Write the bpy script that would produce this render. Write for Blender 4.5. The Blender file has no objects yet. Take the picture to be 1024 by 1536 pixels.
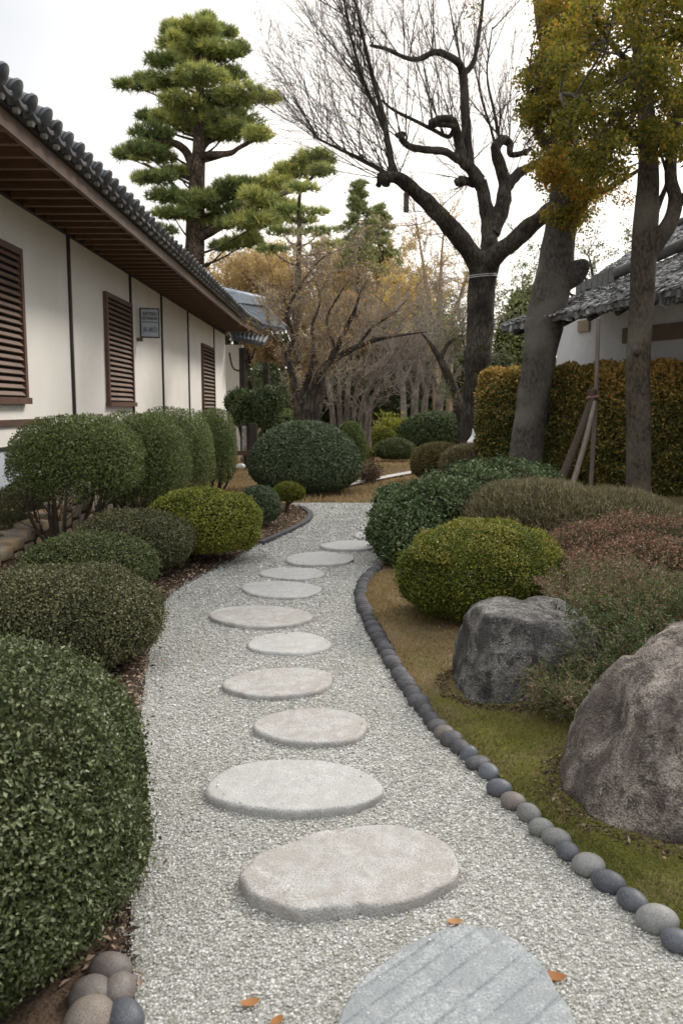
import bpy, bmesh, math, random
import numpy as np
from mathutils import noise as mnoise, Vector
R = math.radians
rng = np.random.default_rng(7)
random.seed(7)
S = bpy.context.scene
COL = S.collection
PI = math.pi

# ------------------------------------------------------------------ camera
CAM_H, PITCH, FPX = 1.5, R(7.06), 1260.0
cam = bpy.data.cameras.new("camera")
cam.lens = 36 * FPX / 1536; cam.sensor_width = 36
cam.clip_start = 0.05; cam.clip_end = 1500
cam.dof.use_dof = True; cam.dof.focus_distance = 4.6; cam.dof.aperture_fstop = 5.0
co = bpy.data.objects.new("camera", cam); COL.objects.link(co)
co.location = (0, 0, CAM_H); co.rotation_euler = (PI / 2 - PITCH, 0, 0)
S.camera = co

# ------------------------------------------------------------------ sky and sun (bright overcast, sun veiled ahead and to the right)
SUN_EL, SUN_AZ = R(40), R(48)          # azimuth from +Y towards +X
w = bpy.data.worlds.new("World"); S.world = w; w.use_nodes = True
nt = w.node_tree; nt.nodes.clear()
sky = nt.nodes.new("ShaderNodeTexSky"); sky.sky_type = 'NISHITA'; sky.sun_disc = False
sky.sun_elevation = SUN_EL; sky.sun_rotation = SUN_AZ; sky.dust_density = 3.0; sky.air_density = 1.0
tc = nt.nodes.new("ShaderNodeTexCoord")
nz = nt.nodes.new("ShaderNodeTexNoise"); nz.inputs["Scale"].default_value = 1.6; nz.inputs["Detail"].default_value = 5
mp = nt.nodes.new("ShaderNodeMapping"); mp.inputs["Scale"].default_value = (1, 1, 2.6)
rp = nt.nodes.new("ShaderNodeValToRGB")
rp.color_ramp.elements[0].position = 0.3; rp.color_ramp.elements[0].color = (5.9, 6.15, 6.5, 1)
rp.color_ramp.elements[1].position = 0.7; rp.color_ramp.elements[1].color = (7.6, 7.65, 7.75, 1)
dotn = nt.nodes.new("ShaderNodeVectorMath"); dotn.operation = 'DOT_PRODUCT'
dotn.inputs[1].default_value = (math.sin(R(14)) * math.cos(R(12)), math.cos(R(14)) * math.cos(R(12)), math.sin(R(12)))
gl = nt.nodes.new("ShaderNodeMapRange"); gl.inputs[1].default_value = 0.80; gl.inputs[2].default_value = 1.0
gl.interpolation_type = 'SMOOTHSTEP'
gmix = nt.nodes.new("ShaderNodeMix"); gmix.data_type = 'RGBA'
gmix.inputs[7].default_value = (13.0, 12.2, 11.2, 1)
mx = nt.nodes.new("ShaderNodeMix"); mx.data_type = 'RGBA'; mx.inputs[0].default_value = 0.93
bg = nt.nodes.new("ShaderNodeBackground"); bg.inputs[1].default_value = 0.1
out = nt.nodes.new("ShaderNodeOutputWorld")
L = nt.links.new
L(tc.outputs["Generated"], mp.inputs[0]); L(mp.outputs[0], nz.inputs["Vector"]); L(nz.outputs[0], rp.inputs[0])
L(tc.outputs["Generated"], dotn.inputs[0]); L(dotn.outputs["Value"], gl.inputs[0])
L(gl.outputs[0], gmix.inputs[0]); L(rp.outputs[0], gmix.inputs[6])
# an overcast sky is brighter towards the zenith than near the horizon
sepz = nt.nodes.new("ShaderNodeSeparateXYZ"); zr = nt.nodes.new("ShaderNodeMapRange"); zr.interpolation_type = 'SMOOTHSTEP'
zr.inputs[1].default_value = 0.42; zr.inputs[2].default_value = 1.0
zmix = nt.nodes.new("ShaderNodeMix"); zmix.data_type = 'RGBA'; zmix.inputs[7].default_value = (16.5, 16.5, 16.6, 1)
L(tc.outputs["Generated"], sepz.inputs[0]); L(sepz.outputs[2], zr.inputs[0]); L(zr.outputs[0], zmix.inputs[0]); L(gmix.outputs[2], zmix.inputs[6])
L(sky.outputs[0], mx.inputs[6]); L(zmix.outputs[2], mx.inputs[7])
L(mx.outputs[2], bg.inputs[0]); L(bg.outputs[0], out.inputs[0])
sl = bpy.data.lights.new("sun", 'SUN'); sl.energy = 2.0; sl.angle = R(14); sl.color = (1.0, 0.93, 0.84)
so = bpy.data.objects.new("sun", sl); COL.objects.link(so)
sdir = Vector((math.sin(SUN_AZ) * math.cos(SUN_EL), math.cos(SUN_AZ) * math.cos(SUN_EL), math.sin(SUN_EL)))
so.rotation_euler = sdir.to_track_quat('Z', 'Y').to_euler(); so.location = (20, 20, 30)
S.view_settings.view_transform = 'Standard'; S.view_settings.look = 'None'
S.view_settings.exposure = 0.42; S.view_settings.gamma = 1.0
S.render.engine = 'CYCLES'; S.cycles.max_bounces = 6; S.cycles.diffuse_bounces = 3
S.cycles.glossy_bounces = 2; S.cycles.transmission_bounces = 3; S.cycles.transparent_max_bounces = 6
S.cycles.use_denoising = True
S.cycles.sample_clamp_indirect = 6

# ------------------------------------------------------------------ measuring helpers: a pixel of the photo -> a place
CP, SP = math.cos(PITCH), math.sin(PITCH)
def ray(px, py):
    u, v = (px - 512) / FPX, (768 - py) / FPX
    return np.array([u, CP + v * SP, -SP + v * CP])
def at(px, py, z=0.0):
    d = ray(px, py); t = (z - CAM_H) / d[2]
    return np.array([0, 0, CAM_H]) + d * t
def atY(px, py, Y):
    d = ray(px, py); return np.array([0, 0, CAM_H]) + d * (Y / d[1])
def sst(a, b, x):
    t = np.clip((np.asarray(x, float) - a) / (b - a), 0, 1); return t * t * (3 - 2 * t)

# path edges as functions of y
_lp = [at(*p) for p in [(212, 1640), (205, 1536), (196, 1400), (200, 1200), (212, 1060), (228, 960), (240, 910), (262, 888), (300, 866), (340, 846), (390, 818), (440, 795), (462, 782), (464, 772), (450, 762), (440, 757)]]
LY = np.array([-3.0] + [p[1] for p in _lp]); LX = np.array([_lp[0][0]] + [p[0] for p in _lp])
_rpx = [(1130, 1510), (1015, 1412), (985, 1383), (948, 1352), (912, 1324), (880, 1299), (851, 1278), (834, 1258), (811, 1243), (793, 1222), (770, 1204), (748, 1185), (727, 1167), (700, 1143), (672, 1118), (645, 1090), (622, 1058), (600, 1025), (580, 992), (563, 960), (548, 930), (540, 908), (539, 890), (546, 873), (563, 856)]
_rp = [at(*p) for p in _rpx]
RY = np.array([-3.0] + [p[1] for p in _rp] + [8.6, 11.0, 12.2, 13.3]); RX = np.array([1.9] + [p[0] for p in _rp] + [0.62, 1.1, 1.8, 3.2])
def xl(y): return np.interp(y, LY, LX)
def xr(y): return np.interp(y, RY, RX)
def ground_h(x, y):
    x = np.asarray(x, float); y = np.asarray(y, float)
    fr = 1 - sst(12.5, 17, y)
    hr = 0.16 * sst(0.12, 1.6, x - xr(y)) * (1 - 0.4 * sst(14, 22, y))
    hl = 0.10 * sst(0.05, 1.2, xl(y) - x) * fr
    back = 0.12 * sst(14, 22, y) * (1 - sst(-1.5, 0.5, np.abs(x) - 4))
    return np.where(y < 14.5, hr * (1 - sst(12.8, 14.5, y)), 0) + np.where(y >= 12.8, 0.10 * sst(2.0, 4, x) * sst(12.8, 14.5, y), 0) + hl
def gz(x, y): return float(ground_h(x, y))

# ------------------------------------------------------------------ mesh helpers
def mk(name, kind=None):
    return None
class MB:
    def __init__(s): s.v = []; s.f = []; s.t = []; s.n = 0
    def add(s, V, F, tint=0.5, mat=0, smooth=False):
        V = np.asarray(V, np.float32).reshape(-1, 3); F = np.asarray(F, np.int64)
        s.v.append(V); s.f.append((F + s.n, mat, smooth))
        s.t.append(np.broadcast_to(np.asarray(tint, np.float32), (len(V),)).copy()); s.n += len(V)
    def box(s, a, b, mat=0, tint=0.5):
        x0, y0, z0 = a; x1, y1, z1 = b
        V = [(x0, y0, z0), (x1, y0, z0), (x1, y1, z0), (x0, y1, z0), (x0, y0, z1), (x1, y0, z1), (x1, y1, z1), (x0, y1, z1)]
        s.add(V, BOXF, tint, mat)
    def obox(s, c, ax, ay, az, mat=0, tint=0.5):
        c, ax, ay, az = [np.asarray(q, float) for q in (c, ax, ay, az)]
        V = [c + i * ax + j * ay + k * az for k in (-1, 1) for (i, j) in ((-1, -1), (1, -1), (1, 1), (-1, 1))]
        s.add(V, BOXF, tint, mat)
    def tube(s, P, Rd, sides=8, mat=0, tint=0.5, rough=0.0, cap=True, smooth=True):
        P = np.asarray(P, float); n = len(P)
        Rd = np.broadcast_to(np.asarray(Rd, float), (n,))
        T = np.gradient(P, axis=0); T /= np.linalg.norm(T, axis=1)[:, None] + 1e-9
        ref = np.array([0.31, 0.9, 0.28]) if abs(T[0][1]) < 0.8 else np.array([0.9, 0.1, 0.3])
        u = np.cross(T[0], ref); u /= np.linalg.norm(u)
        U = []
        for k in range(n):
            u = u - T[k] * np.dot(u, T[k]); u /= np.linalg.norm(u); U.append(u)
        U = np.array(U); W = np.cross(T, U)
        a = np.arange(sides) * 2 * PI / sides
        rr = Rd[:, None] * np.ones((1, sides))
        ring = P[:, None, :] + rr[..., None] * (np.cos(a)[None, :, None] * U[:, None, :] + np.sin(a)[None, :, None] * W[:, None, :])
        if rough > 0:
            nn = vnoise(ring.reshape(-1, 3), 2.2 / max(Rd.max(), .02), 3).reshape(n, sides)
            ring = P[:, None, :] + (ring - P[:, None, :]) * (1 + rough * nn)[..., None]
        i = np.arange(n - 1)[:, None] * sides; j = np.arange(sides)[None, :]; j2 = (j + 1) % sides
        F = np.stack([i + j, i + j2, i + sides + j2, i + sides + j], -1).reshape(-1, 4)
        s.add(ring.reshape(-1, 3), F, tint, mat, smooth)
        if cap:
            b = s.n - n * sides
            c0 = np.vstack([ring[0], P[0]]); c1 = np.vstack([ring[-1], P[-1] + T[-1] * Rd[-1] * .35])
            fan = np.array([(k, (k + 1) % sides, sides) for k in range(sides)])
            s.add(c0, fan[:, ::-1], tint, mat); s.add(c1, fan, tint, mat, smooth)
    def build(s, name, mats, parent=None, label=None, cat=None, group=None, kind=None, loc=None):
        me = bpy.data.meshes.new(name)
        V = np.concatenate(s.v) if s.v else np.zeros((0, 3), np.float32)
        if loc is not None: V = V - np.asarray(loc, np.float32)
        me.vertices.add(len(V)); me.vertices.foreach_set("co", V.astype(np.float32).ravel())
        li, ls, lt, mi, sm = [], [], [], [], []; off = 0
        for F, m, smo in s.f:
            k = F.shape[1]; li.append(F.ravel()); ls.append(off + np.arange(len(F)) * k)
            lt.append(np.full(len(F), k)); mi.append(np.full(len(F), m)); sm.append(np.full(len(F), smo)); off += F.size
        li, ls, lt, mi, sm = map(np.concatenate, (li, ls, lt, mi, sm))
        me.loops.add(len(li)); me.loops.foreach_set("vertex_index", li.astype(np.int32))
        me.polygons.add(len(ls)); me.polygons.foreach_set("loop_start", ls.astype(np.int32))
        me.polygons.foreach_set("loop_total", lt.astype(np.int32))
        me.polygons.foreach_set("material_index", mi.astype(np.int32)); me.polygons.foreach_set("use_smooth", sm.astype(bool))
        at_ = me.attributes.new("tint", 'FLOAT', 'POINT'); at_.data.foreach_set("value", np.concatenate(s.t))
        ml = list(mats) if isinstance(mats, (list, tuple)) else [mats]
        if len(ml) == 1 and mi.max() == 1: ml.append(M['core'])
        for m in ml: me.materials.append(m)
        me.update(calc_edges=True)
        o = bpy.data.objects.new(name, me); COL.objects.link(o)
        if parent is not None:
            o.parent = parent
            if loc is None: o.matrix_parent_inverse.identity(); o.location = -Vector(parent.location)
        if loc is not None: o.location = loc
        tag(o, label, cat, group, kind); return o
BOXF = np.array([(0, 3, 2, 1), (4, 5, 6, 7), (0, 1, 5, 4), (1, 2, 6, 5), (2, 3, 7, 6), (3, 0, 4, 7)])
def tag(o, label=None, cat=None, group=None, kind=None):
    if label: o["label"] = label
    if cat: o["category"] = cat
    if group: o["group"] = group
    if kind: o["kind"] = kind
    return o
def thing(name, loc, label, cat, group=None):
    o = bpy.data.objects.new(name, None); COL.objects.link(o); o.location = loc; o.empty_display_size = .1
    return tag(o, label, cat, group)

_nw = {}
def vnoise(P, scale, seed=0):
    if seed not in _nw:
        g = np.random.default_rng(1000 + seed)
        d = g.normal(size=(10, 3)); d /= np.linalg.norm(d, axis=1)[:, None]
        _nw[seed] = (d * g.uniform(.7, 2.6, (10, 1)), g.uniform(0, 6.28, 10))
    W, ph = _nw[seed]
    return (np.sin(np.asarray(P, float) @ (W.T * scale) + ph) @ (1 / (np.linalg.norm(W, axis=1) + .5))) / 4.0
def unit(v): return v / (np.linalg.norm(v, axis=-1, keepdims=True) + 1e-9)

# leaves: template diamond (slightly folded); pos, axis (base->tip), normal
def leaves(mb, pos, axis, nrm, Ln, Wd, tint, mat=0, fold=0.18, six=False):
    n = len(pos); axis = unit(axis); side = unit(np.cross(axis, nrm)); nrm = np.cross(side, axis)
    Ln = np.broadcast_to(Ln, (n,))[:, None]; Wd = np.broadcast_to(Wd, (n,))[:, None]
    b = pos; t = pos + axis * Ln - nrm * Ln * 0.10
    m = pos + axis * Ln * 0.48
    l = m - side * Wd * .5 + nrm * Wd * fold; r = m + side * Wd * .5 + nrm * Wd * fold
    if six:
        V = np.stack([b, l, t, r], 1).reshape(-1, 3); i = np.arange(n)[:, None] * 4
        F = np.concatenate([i + np.array([[0, 2, 1]]), i + np.array([[0, 3, 2]])])
    else:
        V = np.stack([b, r, t, l], 1).reshape(-1, 3); i = np.arange(n)[:, None] * 4
        F = i + np.array([[0, 1, 2, 3]])
    mb.add(V, F, np.repeat(np.broadcast_to(tint, (n,)), 4), mat)
def needles(mb, pos, axis, Ln, Wd, tint, mat=0, g=rng):
    n = len(pos); axis = unit(axis); side = unit(np.cross(axis, g.normal(size=(n, 3))))
    Ln = np.broadcast_to(Ln, (n,))[:, None]; Wd = np.broadcast_to(Wd, (n,))[:, None]
    V = np.stack([pos - side * Wd * .5, pos + side * Wd * .5, pos + axis * Ln], 1).reshape(-1, 3)
    F = np.arange(n)[:, None] * 3 + np.array([[0, 1, 2]])
    mb.add(V, F, np.repeat(np.broadcast_to(tint, (n,)), 3), mat)
_ico = {}
def ico(sub):
    if sub not in _ico:
        bm = bmesh.new(); bmesh.ops.create_icosphere(bm, subdivisions=sub, radius=1)
        V = np.array([v.co[:] for v in bm.verts]); F = np.array([[v.index for v in f.verts] for f in bm.faces]); bm.free()
        _ico[sub] = (unit(V), F)
    return _ico[sub]

# twigs grown in numpy batches
def grow(starts, dirs, lens, r0, n=6, bend=(0, 0, .25), wob=.12, g=rng):
    N = len(starts); P = np.zeros((N, n, 3)); P[:, 0] = starts; d = unit(np.asarray(dirs, float))
    lens = np.asarray(lens, float)
    for k in range(1, n):
        d = unit(d + np.asarray(bend) / (n - 1) + g.normal(size=(N, 3)) * wob)
        P[:, k] = P[:, k - 1] + d * (lens / (n - 1))[:, None]
    Rr = np.asarray(r0, float)[:, None] * np.linspace(1, .22, n)[None, :]
    return P, Rr
def sprout(P, Rr, k, ang=(25, 50), lf=(.25, .5), rf=.55, n=5, tmin=.15, bend=(0, 0, .3), wob=.1, rmin=.0, g=rng, lmax=9e9):
    N, m, _ = P.shape
    t = g.uniform(tmin, .97, (N, k)); x = t * (m - 1); i = np.minimum(x.astype(int), m - 2); f = (x - i)[..., None]
    idx = np.arange(N)[:, None]
    st = P[idx, i] * (1 - f) + P[idx, i + 1] * f
    tg = unit(P[idx, i + 1] - P[idx, i])
    rad = Rr[idx, i] * (1 - f[..., 0]) + Rr[idx, i + 1] * f[..., 0]
    perp = unit(np.cross(tg, g.normal(size=tg.shape)))
    a = np.radians(g.uniform(*ang, (N, k)))[..., None]
    d = tg * np.cos(a) + perp * np.sin(a)
    Lp = np.linalg.norm(np.diff(P, axis=1), axis=2).sum(1)[:, None]
    ln = np.minimum(Lp * g.uniform(*lf, (N, k)) * (1.1 - .6 * t), lmax)
    return grow(st.reshape(-1, 3), d.reshape(-1, 3), ln.ravel(), np.maximum(rad.ravel() * rf, rmin), n, bend, wob, g)
def tubes(mb, P, Rr, sides=3, mat=0, tint=0.5, smooth=True):
    N, n, _ = P.shape
    T = unit(np.gradient(P, axis=1)); ref = np.array([.37, .81, .45])
    U = unit(np.cross(T, ref)); W = np.cross(T, U)
    a = np.arange(sides) * 2 * PI / sides
    V = P[:, :, None, :] + Rr[:, :, None, None] * (np.cos(a)[None, None, :, None] * U[:, :, None, :] + np.sin(a)[None, None, :, None] * W[:, :, None, :])
    b = (np.arange(N) * n * sides)[:, None, None]; i = (np.arange(n - 1) * sides)[None, :, None]; j = np.arange(sides)[None, None, :]; j2 = (j + 1) % sides
    F = np.stack([b + i + j, b + i + j2, b + i + sides + j2, b + i + sides + j], -1).reshape(-1, 4)
    mb.add(V.reshape(-1, 3), F, tint, mat, smooth)
def spline(pts, n):
    pts = np.asarray(pts, float); m = len(pts)
    t = np.linspace(0, m - 1, n); i = np.clip(t.astype(int), 0, m - 2); f = (t - i)[:, None]
    p0 = pts[np.maximum(i - 1, 0)]; p1 = pts[i]; p2 = pts[i + 1]; p3 = pts[np.minimum(i + 2, m - 1)]
    return .5 * ((2 * p1) + (-p0 + p2) * f + (2 * p0 - 5 * p1 + 4 * p2 - p3) * f ** 2 + (-p0 + 3 * p1 - 3 * p2 + p3) * f ** 3)

# ------------------------------------------------------------------ materials
def newmat(name):
    m = bpy.data.materials.new(name); m.use_nodes = True; t = m.node_tree
    return m, t, t.nodes["Principled BSDF"]
def nd(t, kind, **kw):
    n = t.nodes.new("ShaderNode" + kind)
    for k, v in kw.items():
        if k in n.inputs: n.inputs[k].default_value = v
        else: setattr(n, k, v)
    return n
def ramp(t, src, stops):
    r = nd(t, "ValToRGB"); e = r.color_ramp.elements
    while len(e) < len(stops): e.new(.5)
    for k, (p, c) in enumerate(stops): e[k].position = p; e[k].color = (*c, 1)
    t.links.new(src, r.inputs[0]); return r.outputs[0]
def mixc(t, f, a, b, mode='MIX'):
    n = t.nodes.new("ShaderNodeMix"); n.data_type = 'RGBA'; n.blend_type = mode
    for s_, v in ((0, f), (6, a), (7, b)):
        if hasattr(v, 'is_linked'): t.links.new(v, n.inputs[s_])
        elif s_ == 0: n.inputs[0].default_value = v
        else: n.inputs[s_].default_value = (*v, 1)
    return n.outputs[2]
def math_(t, op, a, b=0.0):
    n = nd(t, "Math"); n.operation = op
    for k, v in ((0, a), (1, b)):
        if hasattr(v, 'is_linked'): t.links.new(v, n.inputs[k])
        else: n.inputs[k].default_value = v
    return n.outputs[0]
def objco(t, scale=(1, 1, 1)):
    c = nd(t, "TexCoord"); m = nd(t, "Mapping"); m.inputs["Scale"].default_value = scale
    t.links.new(c.outputs["Object"], m.inputs[0]); return m.outputs[0]
def tex(t, kind, vec, scale, **kw):
    n = nd(t, "Tex" + kind, **kw); n.inputs["Scale"].default_value = scale; t.links.new(vec, n.inputs["Vector"]); return n
def bump(t, bs, hgt, dist, strength=1.0):
    b = nd(t, "Bump"); b.inputs["Strength"].default_value = strength; b.inputs["Distance"].default_value = dist
    t.links.new(hgt, b.inputs["Height"]); t.links.new(b.outputs[0], bs.inputs["Normal"])
def leaf_mat(name, stops, rough=.42, transl=.22, cl=2.5, amt=.35, spec=.35, gain=1.5):
    m, t, bs = newmat(name)
    a = nd(t, "Attribute"); a.attribute_name = "tint"
    n = tex(t, "Noise", objco(t), cl, Detail=3.0)
    f = math_(t, 'ADD', a.outputs["Fac"], math_(t, 'MULTIPLY', math_(t, 'SUBTRACT', n.outputs[0], .5), amt))
    c = ramp(t, f, [(p_, tuple(min(.9, q * gain) for q in c_)) for p_, c_ in stops])
    t.links.new(c, bs.inputs["Base Color"]); bs.inputs["Roughness"].default_value = rough
    bs.inputs["Specular IOR Level"].default_value = spec
    tr = nd(t, "BsdfTranslucent"); t.links.new(c, tr.inputs[0])
    mx_ = nd(t, "MixShader"); mx_.inputs[0].default_value = transl
    t.links.new(bs.outputs[0], mx_.inputs[1]); t.links.new(tr.outputs[0], mx_.inputs[2])
    t.links.new(mx_.outputs[0], t.nodes["Material Output"].inputs[0]); return m
def bark_mat(name, c0, c1, c2=None, zs=.25, sc=14, bd=.015, moss=None, crack=.75):
    m, t, bs = newmat(name); v = objco(t, (1, 1, zs))
    n = tex(t, "Noise", v, sc, Detail=8.0, Roughness=.65); vo = tex(t, "Voronoi", v, sc * 1.4)
    c = ramp(t, n.outputs[0], [(.38, c0), (.62, c1)])
    big = tex(t, "Noise", objco(t), 1.7, Detail=4.0)
    if c2: c = mixc(t, ramp(t, big.outputs[0], [(.45, (0, 0, 0)), (.65, (1, 1, 1))]), c, c2)
    if moss:
        b2 = tex(t, "Noise", objco(t), 4.5, Detail=5.0)
        c = mixc(t, ramp(t, b2.outputs[0], [(.55, (0, 0, 0)), (.68, (.8, .8, .8))]), c, moss)
    wv = nd(t, "VectorMath"); wv.operation = 'MULTIPLY_ADD'; t.links.new(n.outputs["Color"], wv.inputs[0]); wv.inputs[1].default_value = (.09, .09, .09); t.links.new(v, wv.inputs[2])
    ck = tex(t, "Voronoi", wv.outputs[0], sc * 1.25); ck.feature = 'DISTANCE_TO_EDGE'
    cr = ramp(t, ck.outputs["Distance"], [(0, (crack,) * 3), (.16, (0, 0, 0))])
    c = mixc(t, cr, c, tuple(q * .55 for q in c0))
    t.links.new(c, bs.inputs["Base Color"]); bs.inputs["Roughness"].default_value = .9; bs.inputs["Specular IOR Level"].default_value = .2
    bump(t, bs, math_(t, 'SUBTRACT', n.outputs[0], math_(t, 'MULTIPLY', cr, .7)), bd); return m
def stone_mat(name, c0, c1, speck=(.05, .05, .05), sc=5, spk=160, bd=.004, stain=None, rough=.8, vert=1.0, stain_amt=.6, rnd=0.0):
    m, t, bs = newmat(name); v = objco(t)
    n = tex(t, "Noise", v, sc, Detail=8.0, Roughness=.6); f = tex(t, "Noise", v, spk, Detail=2.0)
    c = ramp(t, n.outputs[0], [(.32, c0), (.68, c1)])
    c = mixc(t, ramp(t, f.outputs[0], [(.30, (.75, .75, .75)), (.46, (0, 0, 0))]), c, speck)
    if vert != 1.0:
        pz = tex(t, "Noise", v, 14, Detail=8.0, Roughness=.72); c = mixc(t, ramp(t, pz.outputs[0], [(.50, (0, 0, 0)), (.57, (.85, .85, .85))]), c, tuple(q * .38 for q in c0))
    c = mixc(t, ramp(t, f.outputs[0], [(.56, (0, 0, 0)), (.72, (.5, .5, .5))]), c, tuple(min(1, q * 1.7 + .05) for q in c1))
    if stain:
        s_ = tex(t, "Noise", objco(t, (1, 1, vert)), sc * .9, Detail=6.0, Roughness=.7, Distortion=.6)
        c = mixc(t, ramp(t, s_.outputs[0], [(.44, (0, 0, 0)), (.58, (stain_amt,) * 3)]), c, stain)
    if rnd:
        oi = nd(t, "ObjectInfo"); mr = nd(t, "MapRange"); mr.inputs[3].default_value = 1 - rnd; mr.inputs[4].default_value = 1 + rnd
        t.links.new(oi.outputs["Random"], mr.inputs[0])
        hs = nd(t, "HueSaturation"); t.links.new(mr.outputs[0], hs.inputs["Value"]); t.links.new(c, hs.inputs["Color"]); c = hs.outputs[0]
    t.links.new(c, bs.inputs["Base Color"]); bs.inputs["Roughness"].default_value = rough; bs.inputs["Specular IOR Level"].default_value = .3
    bump(t, bs, math_(t, 'ADD', math_(t, 'MULTIPLY', n.outputs[0], 2.0), math_(t, 'MULTIPLY', f.outputs[0], .5)), bd); return m
def wood_mat(name, c0, c1, rough=.6, ax=(1, .06, 1), sc=30):
    m, t, bs = newmat(name); n = tex(t, "Noise", objco(t, ax), sc, Detail=6.0, Roughness=.6)
    b2 = tex(t, "Noise", objco(t), 2.2, Detail=3.0)
    c = mixc(t, ramp(t, b2.outputs[0], [(.4, (0, 0, 0)), (.7, (.5, .5, .5))]), ramp(t, n.outputs[0], [(.3, c0), (.7, c1)]), tuple(q * .6 for q in c0))
    t.links.new(c, bs.inputs["Base Color"]); bs.inputs["Roughness"].default_value = rough; bump(t, bs, n.outputs[0], .003); return m
def plain(name, c, rough=.6, metal=0.0, var=.12, sc=6):
    m, t, bs = newmat(name); n = tex(t, "Noise", objco(t), sc, Detail=6.0)
    t.links.new(ramp(t, n.outputs[0], [(.3, tuple(q * (1 - var) for q in c)), (.7, tuple(min(1, q * (1 + var)) for q in c))]), bs.inputs["Base Color"])
    bs.inputs["Roughness"].default_value = rough; bs.inputs["Metallic"].default_value = metal; return m

M = {}
M['box'] = leaf_mat("boxwood_leaf", [(0, (.014, .020, .006)), (.5, (.046, .058, .020)), (1, (.12, .13, .06))], rough=.36, transl=.15, spec=.25, amt=.6, cl=4, gain=2.15)
M['box_near'] = leaf_mat("near_boxwood_leaf", [(0, (.013, .019, .006)), (.55, (.038, .048, .015)), (.85, (.09, .105, .048)), (1, (.16, .175, .10))], rough=.38, transl=.18, spec=.28, gain=1.85, amt=.6, cl=5)
M['box_brown'] = leaf_mat("brownish_boxwood_leaf", [(0, (.018, .020, .009)), (.5, (.050, .052, .024)), (1, (.12, .115, .058))], rough=.4, transl=.15, spec=.25, amt=.6, cl=4, gain=2.15)
M['lime'] = leaf_mat("bright_green_leaf", [(0, (.036, .048, .006)), (.5, (.125, .145, .020)), (1, (.29, .28, .055))], transl=.25, gain=1.50)
M['gold'] = leaf_mat("golden_green_leaf", [(0, (.022, .036, .004)), (.5, (.085, .115, .010)), (.8, (.19, .20, .022)), (1, (.34, .29, .07))], transl=.25, gain=1.05)
M['dome'] = leaf_mat("blue_green_leaf", [(0, (.016, .024, .011)), (.5, (.042, .058, .028)), (1, (.11, .135, .078))], transl=.1, spec=.25, gain=2.15)
M['cloud'] = leaf_mat("privet_leaf", [(0, (.03, .042, .012)), (.5, (.085, .11, .034)), (1, (.18, .21, .08))], transl=.3, gain=1.70)
M['camellia'] = leaf_mat("glossy_dark_leaf", [(0, (.014, .024, .008)), (.5, (.045, .066, .024)), (1, (.14, .17, .085))], rough=.38, transl=.15, spec=.25, gain=1.75)
M['heather'] = leaf_mat("heather_sprig", [(0, (.045, .042, .020)), (.5, (.12, .105, .055)), (1, (.26, .22, .13))], rough=.7, transl=.2, spec=.2)
M['russet'] = leaf_mat("russet_leaf", [(0, (.022, .032, .012)), (.35, (.065, .065, .026)), (.6, (.13, .062, .040)), (1, (.26, .15, .10))], rough=.5, transl=.2, cl=3.5, amt=.9)
M['weed'] = leaf_mat("weed_leaf", [(0, (.025, .042, .012)), (.5, (.075, .10, .028)), (.72, (.12, .07, .045)), (1, (.22, .14, .10))], rough=.5, transl=.2, cl=5, amt=.9)
M['hedge'] = leaf_mat("hedge_leaf", [(0, (.03, .036, .009)), (.4, (.105, .10, .026)), (.7, (.25, .175, .045)), (1, (.42, .25, .08))], rough=.5, transl=.2, cl=1.3, amt=.45, gain=1.95)
M['olive'] = leaf_mat("olive_brown_leaf", [(0, (.04, .038, .014)), (.5, (.105, .090, .032)), (1, (.20, .16, .07))], rough=.6, transl=.2)
M['pine'] = leaf_mat("pine_needle", [(0, (.035, .055, .024)), (.5, (.125, .15, .05)), (1, (.33, .32, .10))], rough=.55, transl=.25, cl=.35, amt=.8, spec=.2, gain=2.1)
M['conifer'] = leaf_mat("conifer_spray", [(0, (.06, .08, .04)), (.5, (.13, .15, .06)), (1, (.25, .25, .10))], rough=.6, transl=.25, spec=.2, gain=1.9)
M['maple'] = leaf_mat("autumn_leaf", [(0, (.045, .052, .008)), (.35, (.14, .135, .018)), (.6, (.28, .20, .025)), (.82, (.34, .15, .02)), (1, (.28, .07, .018))], rough=.5, transl=.5, cl=.8, amt=.75)
M['yellow'] = leaf_mat("yellow_brown_leaf", [(0, (.22, .155, .095)), (.5, (.36, .265, .12)), (1, (.56, .44, .13))], rough=.6, transl=.5, cl=.28, amt=.9, gain=1.5)
M['wood_far'] = leaf_mat("far_evergreen_leaf", [(0, (.02, .03, .014)), (.5, (.045, .058, .024)), (1, (.11, .115, .045))], rough=.6, transl=.2, cl=.4, amt=.8)
M['moss'] = leaf_mat("moss_blade", [(0, (.055, .068, .012)), (.35, (.115, .12, .034)), (.65, (.20, .165, .075)), (1, (.34, .24, .12))], rough=.8, transl=.25, cl=3, amt=.5, spec=.1, gain=1.15)
M['drygrass'] = leaf_mat("dry_grass_blade", [(0, (.16, .115, .06)), (.5, (.28, .20, .105)), (1, (.38, .29, .165))], rough=.8, transl=.3, spec=.1)
M['litter'] = leaf_mat("leaf_litter", [(0, (.030, .020, .013)), (.5, (.11, .075, .05)), (1, (.34, .26, .19))], rough=.8, transl=.1, spec=.2)
M['fallen'] = leaf_mat("fallen_leaf_skin", [(0, (.28, .11, .03)), (.5, (.36, .17, .06)), (1, (.42, .24, .11))], rough=.6, transl=.2, cl=20, gain=1.0)
M['bark_dark'] = bark_mat("dark_bark", (.020, .016, .013), (.070, .058, .048), (.11, .095, .08), moss=(.085, .075, .030))
M['bark_grey'] = bark_mat("grey_bark", (.045, .040, .034), (.125, .112, .098), (.165, .15, .13), zs=.5, sc=26, bd=.02, crack=.22)
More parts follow.
